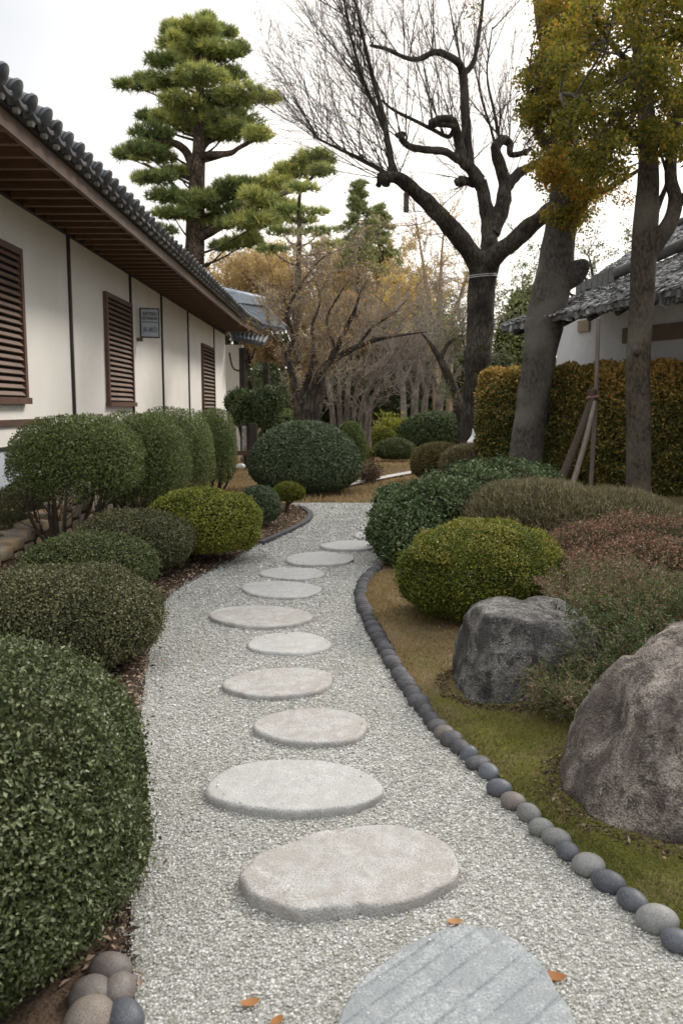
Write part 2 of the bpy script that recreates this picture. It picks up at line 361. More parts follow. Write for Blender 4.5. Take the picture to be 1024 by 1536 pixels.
M['bark_smooth'] = bark_mat("smooth_brown_bark", (.036, .029, .022), (.12, .096, .072), (.15, .135, .105), zs=.5, sc=30, bd=.015, crack=.22)
M['bark_pine'] = bark_mat("pine_bark", (.045, .032, .025), (.16, .115, .085), (.22, .165, .12), zs=.4, sc=9, bd=.05)
M['twig_dark'] = plain("dark_twig_bark", (.075, .058, .048), .9, var=.3)
M['twig_plum'] = plain("purple_brown_twig_bark", (.27, .225, .185), .9, var=.35, sc=2)
M['twig_tan'] = plain("tan_twig_bark", (.36, .27, .18), .9, var=.3, sc=1)
M['bark_plum'] = bark_mat("plum_bark", (.03, .024, .02), (.095, .076, .062), (.15, .125, .10))
M['bark_pale'] = bark_mat("pale_grey_brown_bark", (.12, .10, .083), (.28, .24, .20), (.36, .32, .27))
M['stem'] = plain("shrub_stem_bark", (.060, .043, .030), .9, var=.3, sc=25)
M['boulder'] = stone_mat("boulder_granite", (.085, .082, .078), (.28, .262, .24), (.03, .03, .03), sc=7, spk=120, bd=.025, stain=(.040, .037, .035), vert=.3, stain_amt=.85)
M['boulder_b'] = stone_mat("brown_boulder_granite", (.15, .122, .10), (.37, .32, .275), (.05, .045, .042), sc=6, spk=130, bd=.03, stain=(.065, .050, .044), vert=.28, stain_amt=.8)
M['step_grey'] = stone_mat("pale_grey_stepping_granite", (.37, .365, .355), (.47, .465, .45), (.17, .17, .17), sc=9, spk=190, bd=.005, stain=(.29, .28, .25), stain_amt=.4)
M['step_tan'] = stone_mat("tan_stepping_granite", (.35, .34, .32), (.47, .462, .445), (.15, .145, .135), sc=9, spk=190, bd=.008, stain=(.27, .235, .20), stain_amt=.5)
M['step_blue'] = stone_mat("blue_grey_slate_step", (.25, .268, .272), (.33, .345, .345), (.13, .14, .15), sc=12, spk=150, bd=.004, stain=(.19, .205, .21), stain_amt=.6)
M['cob_slate'] = stone_mat("slate_cobble", (.070, .076, .088), (.125, .132, .146), (.05, .05, .055), sc=12, spk=300, bd=.001, rough=.5, rnd=.3)
M['cob_grey'] = stone_mat("grey_cobble", (.13, .13, .125), (.20, .20, .19), (.09, .09, .09), sc=12, spk=300, bd=.001, rough=.55, rnd=.25)
M['cob_brown'] = stone_mat("brown_grey_cobble", (.12, .10, .09), (.19, .165, .15), (.08, .07, .06), sc=12, spk=300, bd=.001, rough=.55, rnd=.25)
M['cob_dark'] = stone_mat("dark_flat_cobble", (.042, .042, .047), (.088, .086, .090), (.03, .03, .03), sc=14, spk=250, bd=.002, rough=.6, rnd=.35)
M['cob_tan'] = stone_mat("tan_cobble", (.17, .14, .115), (.26, .22, .185), (.10, .08, .07), sc=10, spk=300, bd=.001, rough=.6, rnd=.2)

def gravel_mat():
    m, t, bs = newmat("gravel_bed"); v = objco(t)
    vo = tex(t, "Voronoi", v, 105.0); n = tex(t, "Noise", v, 1.6, Detail=6.0)
    sep = nd(t, "SeparateColor"); t.links.new(vo.outputs["Color"], sep.inputs[0])
    c = ramp(t, sep.outputs[0], [(0, (.20, .195, .165)), (.35, (.33, .325, .30)), (.75, (.47, .465, .44)), (1, (.70, .70, .67))])
    edge = ramp(t, vo.outputs["Distance"], [(.35, (0, 0, 0)), (.75, (.75, .75, .75))])
    c = mixc(t, edge, c, (.15, .145, .115))
    c = mixc(t, ramp(t, n.outputs[0], [(.42, (0, 0, 0)), (.75, (.3, .3, .3))]), c, (.20, .19, .13))
    t.links.new(c, bs.inputs["Base Color"]); bs.inputs["Roughness"].default_value = .9
    bump(t, bs, math_(t, 'SUBTRACT', 1.0, vo.outputs["Distance"]), .006, 1.0); return m
M['gravel'] = gravel_mat()
M['chip'] = leaf_mat("gravel_chip", [(0, (.25, .245, .22)), (.25, (.37, .365, .335)), (.65, (.50, .495, .47)), (1, (.76, .755, .73))], rough=.85, transl=.0, cl=2.2, amt=.6, spec=.3, gain=1.0)
def soil_mat(name, a, b, c3, sc=9, fine=130, bd=.012):
    m, t, bs = newmat(name); v = objco(t)
    n = tex(t, "Noise", v, sc, Detail=8.0, Roughness=.65); f = tex(t, "Noise", v, fine, Detail=4.0); g2 = tex(t, "Noise", v, 1.1, Detail=4.0)
    c = mixc(t, ramp(t, g2.outputs[0], [(.4, (0, 0, 0)), (.62, (1, 1, 1))]), ramp(t, n.outputs[0], [(.3, a), (.7, b)]), c3)
    c = mixc(t, ramp(t, f.outputs[0], [(.35, (.6, .6, .6)), (.55, (0, 0, 0))]), c, tuple(q * .45 for q in a))
    t.links.new(c, bs.inputs["Base Color"]); bs.inputs["Roughness"].default_value = .95; bs.inputs["Specular IOR Level"].default_value = .1
    bump(t, bs, math_(t, 'ADD', n.outputs[0], f.outputs[0]), bd); return m
M['ground'] = soil_mat("dry_garden_ground", (.13, .095, .06), (.24, .18, .11), (.17, .14, .08))
M['mulch'] = soil_mat("mulch_soil", (.055, .037, .026), (.13, .09, .065), (.09, .062, .043), fine=90)
def moss_mat():
    m, t, bs = newmat("moss_ground"); v = objco(t)
    n = tex(t, "Noise", v, 2.6, Detail=7.0, Roughness=.6); f = tex(t, "Noise", v, 120, Detail=4.0)
    sx = nd(t, "SeparateXYZ"); t.links.new(v, sx.inputs[0])
    far = nd(t, "MapRange"); far.inputs[1].default_value = 3.3; far.inputs[2].default_value = 5.4; t.links.new(sx.outputs[1], far.inputs[0])
    k = math_(t, 'ADD', math_(t, 'MULTIPLY', far.outputs[0], .75), math_(t, 'MULTIPLY', math_(t, 'SUBTRACT', n.outputs[0], .36), 2.0))
    c = ramp(t, k, [(0, (.060, .072, .014)), (.35, (.13, .13, .028)), (.65, (.18, .145, .07)), (1, (.25, .185, .11))])
    c = mixc(t, ramp(t, f.outputs[0], [(.35, (.7, .7, .7)), (.55, (0, 0, 0))]), c, (.035, .034, .010))
    t.links.new(c, bs.inputs["Base Color"]); bs.inputs["Roughness"].default_value = 1; bs.inputs["Specular IOR Level"].default_value = .05
    bump(t, bs, math_(t, 'ADD', n.outputs[0], f.outputs[0]), .015); return m
M['mossbed'] = moss_mat()
def plaster():
    m, t, bs = newmat("white_plaster"); v = objco(t)
    n = tex(t, "Noise", v, 1.2, Detail=6.0); f = tex(t, "Noise", v, 60, Detail=3.0); s_ = tex(t, "Noise", objco(t, (1, 3, .25)), 2.2, Detail=5.0)
    c = ramp(t, n.outputs[0], [(.3, (.81, .775, .715)), (.7, (.88, .855, .80))])
    c = mixc(t, ramp(t, s_.outputs[0], [(.5, (0, 0, 0)), (.75, (.14, .14, .14))]), c, (.66, .61, .54))
    t.links.new(c, bs.inputs["Base Color"]); bs.inputs["Roughness"].default_value = .85; bump(t, bs, f.outputs[0], .001); return m
M['plaster'] = plaster()
M['plaster2'] = plain("cool_white_plaster", (.74, .75, .77), .7, var=.05)
M['panel'] = plain("pale_blue_skirting_paint", (.62, .67, .74), .35, var=.05, sc=3)
M['wood_brown'] = wood_mat("brown_timber", (.06, .033, .019), (.145, .078, .044))
M['wood_red'] = wood_mat("reddish_window_timber", (.085, .040, .028), (.16, .082, .058), ax=(1, 1, .06))
M['wood_slat'] = wood_mat("louvre_slat_timber", (.15, .095, .068), (.25, .165, .12))
M['wood_dark'] = wood_mat("dark_batten_timber", (.018, .014, .012), (.045, .035, .028), ax=(1, 1, .06))
M['wood_raft'] = wood_mat("rafter_timber", (.12, .060, .032), (.22, .115, .062), ax=(.06, 1, 1))
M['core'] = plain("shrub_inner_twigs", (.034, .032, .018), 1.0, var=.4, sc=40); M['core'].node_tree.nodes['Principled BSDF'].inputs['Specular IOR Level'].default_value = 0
M['void'] = plain("dark_recess", (.018, .012, .009), .9)
M['tile'] = plain("dark_glazed_roof_tile", (.048, .053, .060), .32, var=.5, sc=9)
M['tile_blue'] = plain("blue_grey_roof_tile", (.13, .15, .17), .4, var=.3, sc=7)
M['ridge_metal'] = plain("pale_blue_ridge_metal", (.36, .41, .46), .4, var=.15)
M['disc'] = plain("pale_tile_end", (.30, .29, .275), .7, var=.45, sc=12)
def shingle_mat():
    m, t, bs = newmat("weathered_bark_shingle"); a = nd(t, "Attribute"); a.attribute_name = "tint"
    n = tex(t, "Noise", objco(t), 22, Detail=6.0)
    k = math_(t, 'ADD', math_(t, 'MULTIPLY', a.outputs["Fac"], .75), math_(t, 'MULTIPLY', n.outputs[0], .3))
    t.links.new(ramp(t, k, [(.1, (.06, .059, .058)), (.5, (.20, .20, .203)), (.9, (.44, .44, .445))]), bs.inputs["Base Color"])
    bs.inputs["Roughness"].default_value = .85; bump(t, bs, n.outputs[0], .008); return m
M['shingle'] = shingle_mat()
M['rust'] = plain("rusty_timber", (.20, .10, .07), .7, var=.3)
M['pole'] = wood_mat("weathered_pole_timber", (.13, .10, .08), (.25, .205, .17), ax=(1, 1, .08))
M['rope'] = plain("pale_wire", (.55, .55, .55), .5)
M['white'] = plain("white_glaze", (.82, .82, .82), .3, var=.03)
M['signface'] = plain("sign_face_paint", (.42, .46, .48), .4, var=.1)
M['signink'] = plain("sign_dark_ink", (.02, .025, .03), .5)
M['signblue'] = plain("sign_blue_ink", (.09, .13, .19), .5)
M['sandstone'] = stone_mat("wall_sandstone", (.22, .19, .155), (.40, .34, .27), (.14, .11, .09), sc=4, spk=90, bd=.01, stain=(.36, .23, .09), stain_amt=.6)

# ------------------------------------------------------------------ ground, path and beds
def grid_sheet(name, X, Y, Z, mat, kind='structure'):
    ny, nx = X.shape; mb = MB()
    i = np.arange(ny - 1)[:, None] * nx; j = np.arange(nx - 1)[None, :]
    F = np.stack([i + j, i + j + 1, i + nx + j + 1, i + nx + j], -1).reshape(-1, 4)
    mb.add(np.stack([X, Y, Z], -1).reshape(-1, 3), F, .5, 0, True)
    return mb.build(name, mat, kind=kind)
gx = np.concatenate([np.linspace(-400, -30, 12)[:-1], np.linspace(-30, -8, 14)[:-1], np.linspace(-8, 8, 90)[:-1], np.linspace(8, 30, 14)[:-1], np.linspace(30, 400, 12)])
gy = np.concatenate([np.linspace(-40, -3, 8)[:-1], np.linspace(-3, 26, 130)[:-1], np.linspace(26, 60, 20)[:-1], np.linspace(60, 900, 14)])
X, Y = np.meshgrid(gx, gy)
low = 0.035 * (1 - sst(13.3, 14.6, Y)) * (1 - sst(6, 8, np.abs(X)))
Z = ground_h(X, Y) - low + 0.03 * vnoise(np.stack([X, Y, X * 0], -1).reshape(-1, 3), .8, 4).reshape(X.shape) * sst(14, 17, Y)
grid_sheet("ground", X, Y, Z, M['ground'])
yy = np.linspace(-2.5, 13.3, 180); s_ = np.linspace(0, 1, 40)
Y = np.repeat(yy[:, None], 40, 1); X = xl(yy)[:, None] * (1 - s_) + xr(yy)[:, None] * s_
Z = 0.004 + 0.006 * vnoise(np.stack([X, Y, X * 0], -1).reshape(-1, 3), 4, 5).reshape(X.shape)
grid_sheet("gravel_path", X, Y, Z, M['gravel'])
d_ = np.linspace(0, 1, 44) ** 1.4 * 3.6
yy = np.linspace(-1.5, 12.5, 170); Y = np.repeat(yy[:, None], 44, 1); X = xr(yy)[:, None] + d_[None, :]
Z = ground_h(X, Y) + .004 + .030 * sst(0, .12, d_)[None, :] + .022 * vnoise(np.stack([X, Y, X * 0], -1).reshape(-1, 3), 5, 6).reshape(X.shape) * sst(.02, .3, d_)[None, :]
grid_sheet("moss_bed", X, Y, Z, M['mossbed'])
MOSSZ = lambda x, y: ground_h(x, y) + .034 + .022 * vnoise(np.stack([x, y, x * 0], -1), 5, 6)
yy = np.linspace(-1.5, 13.0, 170); d2 = np.linspace(0, 1, 40) ** 1.3 * 2.6
Y = np.repeat(yy[:, None], 40, 1); X = xl(yy)[:, None] - d2[None, :]
Z = ground_h(X, Y) + .002 + .022 * sst(0, .08, d2)[None, :] + .012 * vnoise(np.stack([X, Y, X * 0], -1).reshape(-1, 3), 7, 8).reshape(X.shape)
grid_sheet("mulch_bed", X, Y, Z, M['mulch'])
# far pale path crossing the back lawn
pp = np.array([at(*p) for p in [(500, 735), (535, 727), (560, 722), (590, 716), (617, 711), (650, 704), (700, 698)]])
ps = spline(pp, 40); wdt = np.linspace(-.28, .28, 4)
X = ps[:, 0][:, None] + 0 * wdt; Y = ps[:, 1][:, None] + wdt[None, :] * 1.1
grid_sheet("pale_path", X, Y, ground_h(X, Y) + .05, plain("pale_path_grit", (.48, .46, .43), .9, sc=30))

# ------------------------------------------------------------------ stepping stones
STEPS = []   # (polygon xy) for keeping chips off
def step_stone(pts_px, h, mat, label, grooves=None, nA=220, nR=26, rough_edge=.012, seed=0, ellipse=None, edge=.015):
    g = np.random.default_rng(seed + 50)
    if ellipse:
        cx, cy, rx, ry, tw = ellipse
        a = np.linspace(0, 2 * PI, 60, endpoint=False)
        r_ = 1 + .035 * np.sin(2 * a + g.uniform(0, 6)) + .03 * np.sin(3 * a + g.uniform(0, 6)) + .015 * np.sin(5 * a + g.uniform(0, 6))
        pts_px = [(cx + rx * r_[k] * math.cos(a[k]), cy + ry * r_[k] * math.sin(a[k]) + tw * math.cos(a[k]) * ry) for k in range(60)]
    W = np.array([at(px, py, h)[:2] for px, py in pts_px])
    c = W.mean(0); ang = np.arctan2(W[:, 1] - c[1], W[:, 0] - c[0]); rad = np.hypot(W[:, 0] - c[0], W[:, 1] - c[1])
    o = np.argsort(ang); A = np.concatenate([ang[o] - 2 * PI, ang[o], ang[o] + 2 * PI]); Q = np.tile(rad[o], 3)
    aa = np.linspace(-PI, PI, nA, endpoint=False)
    rr = np.interp(aa, A, Q)
    ker = np.ones(5) / 5; rr = np.convolve(np.concatenate([rr[-4:], rr, rr[:4]]), ker, 'same')[4:-4]
    rr = rr * (1 + rough_edge * vnoise(np.stack([np.cos(aa) * 6, np.sin(aa) * 6, aa * 0 + seed], -1), 1.6, 11))
    STEPS.append((c, aa, rr, h))
    # rings: inner to the edge, rounded, then down the side
    rows = []
    for f in np.linspace(.05, 1, nR): rows.append((rr * f - edge * f ** 6, np.full(nA, h)))
    for q in np.linspace(.2, 1, 5) * PI / 2: rows.append((rr - edge + edge * math.sin(q), np.full(nA, h - edge * (1 - math.cos(q)))))
    rows.append((rr * .995, np.full(nA, -.01))); rows.append((rr * .97, np.full(nA, -.05)))
    V = []
    for r_, z in rows:
        x = c[0] + r_ * np.cos(aa); y = c[1] + r_ * np.sin(aa)
        V.append(np.stack([x, y, z], -1))
    V = np.array(V); sh = V.shape; P = V.reshape(-1, 3)
    top = np.clip((P[:, 2]) / h, 0, 1)
    P[:, 2] += top * (.006 * vnoise(P, 4, 12 + seed % 3) + .0022 * vnoise(P, 22, 15)) * (h / .05)
    side = 1 - np.clip((P[:, 2] - h + .03) / .03, 0, 1)
    P[:, :2] += (P[:, :2] - c) * (side * (.045 * vnoise(P, 14, 16) + .02 * vnoise(P, 45, 17)))[:, None]
    if grooves is not None:
        (ga, gb, offs) = grooves
        dv = (gb - ga); dv /= np.linalg.norm(dv); nv = np.array([-dv[1], dv[0]])
        dd = (P[:, :2] - ga) @ nv
        for of in offs: P[:, 2] -= .007 * np.exp(-((dd - of) / .0042) ** 2) * (top > .9)
    mb = MB(); nr = sh[0]
    i = np.arange(nr - 1)[:, None] * nA; j = np.arange(nA)[None, :]; j2 = (j + 1) % nA
    mb.add(P, np.stack([i + j, i + nA + j, i + nA + j2, i + j2], -1).reshape(-1, 4), .5, 0, True)
    cen = np.vstack([P[:nA], [[c[0], c[1], P[:nA, 2].mean()]]]); mb.add(cen, [(k, (k + 1) % nA, nA) for k in range(nA)], .5, 0, True)
    return mb.build("stepping_stone", mat, label=label, cat="stepping stone", group="stepping stones along the gravel path", loc=(c[0], c[1], 0))
ga = at(650, 1536, .05)[:2]; gb = at(785, 1432, .05)[:2]
def slate_mat():
    m = M['step_blue']; t = m.node_tree; bs = t.nodes["Principled BSDF"]
    return m
step_stone([(505, 1536), (528, 1488), (580, 1440), (640, 1404), (700, 1388), (745, 1395), (790, 1425), (832, 1482), (862, 1530), (880, 1590), (840, 1650), (700, 1690), (560, 1660), (500, 1590)], .05, M['step_blue'],
           "blue-grey grooved stone nearest the camera, cut off by the bottom edge", grooves=(ga, gb, (-.155, -.075, 0, .085, .15, .205)), rough_edge=.004, seed=1, edge=.010, nA=720, nR=170)
step_stone([(357, 1313), (385, 1283), (440, 1260), (520, 1240), (580, 1235), (640, 1247), (680, 1275), (689, 1298), (672, 1322), (640, 1336), (600, 1350), (540, 1352), (490, 1360), (440, 1362), (405, 1350), (370, 1332)], .048, M['step_tan'],
           "largest pale stone with rough broken brown edge, second from the front", rough_edge=.045, seed=2, edge=.013, nA=400, nR=40)
SEL = [((441, 1177, 128, 40, .05), .038, 'step_grey', "wide smooth light grey oval stone, third from the front"),
       ((468, 1088, 83, 27, .05), .034, 'step_tan', "round tan-grey stone just beyond the wide grey oval, fourth from the front"),
       ((419, 1022, 84, 21, -.15), .034, 'step_tan', "tan lopsided oblong stone, fifth from the front"),
       ((434, 964, 63, 16, .05), .026, 'step_grey', "small pale grey oval stone, sixth from the front"),
       ((391, 923, 79, 15, .0), .036, 'step_tan', "long brownish flat stone with thick edge, seventh from the front, nearest the left edging"),
       ((422, 883, 59, 12.5, .05), .030, 'step_grey', "grey pointed oval stone, eighth from the front, beyond the long brownish one"),
       ((439, 859, 50, 8.5, .0), .03, 'step_grey', "slim pale sliver-like stone, ninth from the front"),
       ((479, 837, 50, 10, .0), .04, 'step_grey', "pale stone level with the bright green shrub, tenth from the front"),
       ((523, 817, 42, 7, .0), .04, 'step_grey', "thin pale stone whose right end touches the dark green shrub"),
       ((548, 802, 17, 5.2, .0), .035, 'step_grey', "small far stone half hidden by the dark green shrub"),
       ((550, 790, 14, 4.2, .0), .035, 'step_grey', "farthest tiny stone peeking out beside the dark green shrub")]
for k, (e, h, m_, lb) in enumerate(SEL): step_stone(None, h, M[m_], lb, ellipse=e, seed=10 + k)
def off_steps(x, y, pad=.0):
    ok = np.ones(len(x), bool)
    lift = np.zeros(len(x))
    for c, aa, rr, h in STEPS:
        a = np.arctan2(y - c[1], x - c[0]); e = np.hypot(x - c[0], y - c[1]) - np.interp(a, aa, rr)
        spill = (e < -.012) & (e > -.075) & (rng.random(len(x)) < .035 * np.exp((e + .012) / .03)); lift[spill] = h - .003
        ok &= (e > pad) | spill
    return ok, lift

# loose gravel chips
def chips():
    mb = MB(); g = np.random.default_rng(3)
    bands = np.linspace(1.5, 13.2, 28) if False else 1.5 * (13.2 / 1.5) ** np.linspace(0, 1, 26)
    for y0, y1 in zip(bands[:-1], bands[1:]):
        ym = (y0 + y1) / 2; sm = .0011 + .00092 * ym; dens = .62 / (2.1 * sm) ** 2; s0, s1 = sm * .72, sm * 1.25
        n = int(3.6 * (y1 - y0) * dens)
        x = g.uniform(-1.6, 2.0, n); y = g.uniform(y0, y1, n)
        k = (x > xl(y) - .02 - .05 * g.random(n)) & (x < xr(y) - .01) & (np.abs(x) < .47 * y + .15); x, y = x[k], y[k]
        k, lf_ = off_steps(x, y, .001); x, y, lf_ = x[k], y[k], lf_[k]; n = len(x)
        sz = g.uniform(s0, s1, n) * g.choice([.7, 1, 1, 1.35], n)
        base = np.array([(1, 0, 0), (-1, 0, 0), (0, 1, 0), (0, -1, 0), (0, 0, 1), (0, 0, -1)], float)
        V = base[None] * (sz[:, None] * g.uniform(.55, 1.1, (n, 6)))[..., None]
        V += g.normal(size=V.shape) * (sz * .18)[:, None, None]
        a = g.uniform(0, 6.28, n); ca, sa = np.cos(a), np.sin(a)
        V = np.stack([V[..., 0] * ca[:, None] - V[..., 1] * sa[:, None], V[..., 0] * sa[:, None] + V[..., 1] * ca[:, None], V[..., 2] * .75], -1)
        V += np.stack([x, y, lf_ + .006 + sz * .45 + .006 * vnoise(np.stack([x, y, 0 * x], -1), 4, 5)], -1)[:, None, :]
        F = np.array([(0, 2, 4), (2, 1, 4), (1, 3, 4), (3, 0, 4), (2, 0, 5), (1, 2, 5), (3, 1, 5), (0, 3, 5)])
        mb.add(V.reshape(-1, 3), (np.arange(n)[:, None, None] * 6 + F[None]).reshape(-1, 3), np.repeat(g.beta(1.6, 1.3, n), 6))
    mb.build("loose_gravel", M['chip'], label="loose pale grey gravel chips covering the path", cat="gravel", kind='stuff')
chips()
def moss_blades():
    mb = MB(); g = np.random.default_rng(4); n = 150000
    y = 1.3 + 6.2 * g.random(n) ** 1.5; x = xr(y) + .03 + g.random(n) * 1.7
    k = np.abs(x) < .45 * y + .2; x, y = x[k], y[k]; n = len(x)
    P = np.stack([x, y, MOSSZ(x, y) - .004], -1); sc = 1 + .14 * np.clip(y - 3, 0, 6)
    nz_ = vnoise(P, 2.6, 21)
    tint = np.clip(sst(3.0, 5.4, y) * .55 + .26 + .55 * nz_ + .25 * vnoise(P, 9, 23) + g.normal(size=n) * .15, 0, 1); k = (vnoise(P, 6, 24) > -.42) | (g.random(n) < .3); P, tint = P[k], tint[k]; n = len(P); sc = sc[k]
    ax = np.stack([g.normal(size=n) * .8, g.normal(size=n) * .8, np.ones(n)], -1)
    needles(mb, P, ax, g.uniform(.010, .024, n) * sc, g.uniform(.003, .006, n) * sc, tint, g=g)
    mb.build("moss", M['moss'], label="short green and tan moss carpet between cobble row and boulders", cat="moss", kind='stuff')
moss_blades()
def litter():
    mb = MB(); g = np.random.default_rng(5); n = 26000
    y = g.uniform(2.0, 12.8, n); dd = g.random(n) ** 1.2 * 2.0; x = xl(y) - dd + .06 * g.normal(size=n) * (g.random(n) < .12)
    k = (np.abs(x) < .44 * y + .3); x, y = x[k], y[k]; n = len(x)
    P = np.stack([x, y, ground_h(x, y) + .03], -1)
    nr = np.stack([g.normal(size=n) * .5, g.normal(size=n) * .5, np.ones(n)], -1); ax = unit(np.cross(nr, g.normal(size=(n, 3))))
    leaves(mb, P, ax, nr, g.uniform(.02, .045, n), g.uniform(.012, .022, n), g.random(n))
    mb.build("leaf_litter", M['litter'], label="brown dry leaf litter over the bed left of the path", cat="leaf litter", kind='stuff')
litter()
def dry_grass():
    mb = MB(); g = np.random.default_rng(6); n = 60000
    y = 13.3 + 12 * g.random(n); x = g.uniform(-6, 4.5, n)
    k = np.ones(n, bool)
    pathy = np.interp(x, ps[:, 0], ps[:, 1]); k &= (np.abs(y - pathy) > .34) | (x < ps[0, 0])
    x, y = x[k], y[k]; n = len(x)
    P = np.stack([x, y, ground_h(x, y) - .01], -1); ax = np.stack([g.normal(size=n) * .6, g.normal(size=n) * .6, np.ones(n)], -1)
    needles(mb, P, ax, g.uniform(.04, .11, n), g.uniform(.015, .03, n), np.clip(.45 + .4 * vnoise(P, .8, 9) + g.normal(size=n) * .2, 0, 1), g=g)
    mb.build("dry_grass", M['drygrass'], label="golden brown dry grass on the lawn behind the path", cat="grass", kind='stuff')
dry_grass()

# ------------------------------------------------------------------ cobbles
def cobble_mesh(seed, flat=.62):
    V, F = ico(4); g = np.random.default_rng(seed)
    P = V * np.array([1, g.uniform(.8, 1.0), flat * g.uniform(.9, 1.1)])
    P = P * (1 + .07 * vnoise(V, 1.6, 30 + seed) + .015 * vnoise(V, 6, 40))[:, None]
    return P, F
def cobble(loc, sx, sy, sz, rot, mat, label, group, name="border_cobble", seed=0, tilt=0.0):
    P, F = cobble_mesh(seed % 9); P = P * np.array([sx, sy, sz / .62])
    ct, st = math.cos(tilt), math.sin(tilt); P = np.stack([P[:, 0] * ct - P[:, 2] * st, P[:, 1], P[:, 0] * st + P[:, 2] * ct], -1)
    c, s = math.cos(rot), math.sin(rot); P = np.stack([P[:, 0] * c - P[:, 1] * s, P[:, 0] * s + P[:, 1] * c, P[:, 2]], -1)
    mb = MB(); mb.add(P + np.asarray(loc), F, .5, 0, True)
    return mb.build(name, mat, label=label, cat="cobble", group=group, loc=loc)
curve = spline(np.array(_rp[1:]), 500); seg = np.r_[0, np.cumsum(np.linalg.norm(np.diff(curve[:, :2], axis=0), axis=1))]
near_px = [(1015, 1410, 21, 'cob_slate'), (985, 1380, 26, 'cob_grey'), (948, 1350, 22, 'cob_slate'), (912, 1322, 22, 'cob_slate'), (882, 1297, 22, 'cob_grey'), (851, 1276, 17, 'cob_slate'),
           (834, 1256, 19, 'cob_grey'), (811, 1241, 17, 'cob_grey'), (793, 1220, 18, 'cob_grey'), (769, 1201, 18, 'cob_brown'), (748, 1182, 17, 'cob_slate')]
near_lb = ["slate cobble at the right frame edge, first of the border row", "large olive-grey cobble second from the right frame edge in the border row",
           "slate cobble third from the right frame edge in the border row", "slate cobble fourth from the right frame edge in the border row",
           "large olive-grey cobble fifth from the right frame edge in the border row", "small blue slate cobble just beyond the fifth, olive-grey cobble of the border row",
           "olive-grey cobble seventh from the right frame edge in the border row", "pale grey cobble eighth from the right frame edge in the border row",
           "grey cobble just before the brown one in the border row", "brownish cobble, tenth from the right frame edge, darker neighbour beyond", "dark slate cobble just beyond the brownish cobble of the border row"]
GB = "cobbles of the border row between gravel and moss"
for k, (px, py, r_, m_) in enumerate(near_px):
    p = at(px, py, .028); dpt = math.hypot(p[1], 1.47); rr = r_ / FPX * dpt
    cobble((p[0], p[1], .026), rr * 1.08, rr * .95, rr * .74, R(-35) + .5 * math.sin(k * 2.1), M[m_], near_lb[k], GB, seed=k)
s0 = seg[np.argmin(np.linalg.norm(curve[:, :2] - at(741, 1177)[:2], axis=1))]
s = s0 + .01; k = 0; g = np.random.default_rng(9)
while s < seg[-1] - .02:
    f = min(1, (s - s0) / 2.2)
    ln = .088 * (1 - f) + .068 * f; ln *= g.uniform(.8, 1.2)
    i = np.searchsorted(seg, s + ln / 2); i = min(i, 498); p = curve[i]; tdir = curve[min(i + 4, 499)] - curve[max(i - 4, 0)]
    rot = math.atan2(tdir[1], tdir[0])
    wid = .05 * (1 - f) + .062 * f; wid *= g.uniform(.85, 1.12)
    m_ = M['cob_dark'] if f > .12 else g.choice([M['cob_slate'], M['cob_dark']])
    lb = "flattened dark slate cobble packed in the far curving part of the border row"
    grp = GB
    if k == 5: m_ = M['cob_brown']; lb = "lone brownish flat cobble among the dark ones of the border row"
    cobble((p[0] + .015, p[1], .022 + .006 * f), ln * .52, wid, .036 * g.uniform(.9, 1.15), rot + g.normal() * .08, m_, lb, grp, seed=k + 3, tilt=g.normal() * .1)
    s += ln * .97; k += 1
for k, (px, py, r_, m_, lb) in enumerate([(165, 1452, 27, 'cob_brown', "brown cobble tucked highest in the corner pile under the near shrub"), (178, 1484, 25, 'cob_brown', "round brown-grey cobble in the corner pile touching the gravel"),
        (137, 1492, 28, 'cob_brown', "darker round brown cobble in the middle of the corner pile"), (135, 1530, 32, 'cob_tan', "tan cobble at the front of the corner pile, cut by the frame"),
        (188, 1524, 26, 'cob_slate', "grey slate cobble in the corner pile beside the gravel"), (196, 1462, 10, 'cob_brown', "tiny brown pebble beside the topmost cobble of the corner pile")]):
    p = at(px, py, .04); dpt = np.linalg.norm(p - np.array([0, 0, 1.5])); rr = r_ / FPX * dpt
    cobble((p[0], p[1], .035 if r_ > 12 else .02), rr * 1.05, rr, rr * .85, k * 1.3, M[m_], lb, "cobbles piled at the foot of the near shrub", name="pile_cobble", seed=k + 2)
# fallen leaves
for px, py, r_, a, lb in [(375, 1500, 13, .3, "small reddish leaf lying on gravel right of the corner cobble pile"), (415, 1527, 11, .9, "dull brown leaf on gravel at the bottom edge"),
                        (681, 1379, 11, .1, "orange-brown leaf between the two nearest stepping stones"), (830, 1461, 16, -.25, "long orange leaf at the right rim of the grooved stone")]:
    p = at(px, py, .02); mb = MB(); rr = r_ / FPX * np.linalg.norm(p - np.array([0, 0, 1.5]))
    U = np.linspace(-1, 1, 13); Vv = np.linspace(-1, 1, 7); uu, vv = np.meshgrid(U, Vv)
    wd_ = .55 * (1 - np.abs(uu) ** 2.2) ** .8 + .02
    x = uu * rr; y = vv * wd_ * rr; z = .012 + rr * (.25 * uu ** 2 + .3 * (vv * wd_) ** 2)
    c, s_n = math.cos(a), math.sin(a); Q = np.stack([p[0] + x * c - y * s_n, p[1] + x * s_n + y * c, z], -1)
    i = np.arange(6)[:, None] * 13; j = np.arange(12)[None, :]
    mb.add(Q.reshape(-1, 3), np.stack([i + j, i + j + 1, i + j + 14, i + j + 13], -1).reshape(-1, 4), random.random(), 0, True)
    mb.build("fallen_leaf", M['fallen'], label=lb, cat="leaf", group="fallen leaves on the gravel")

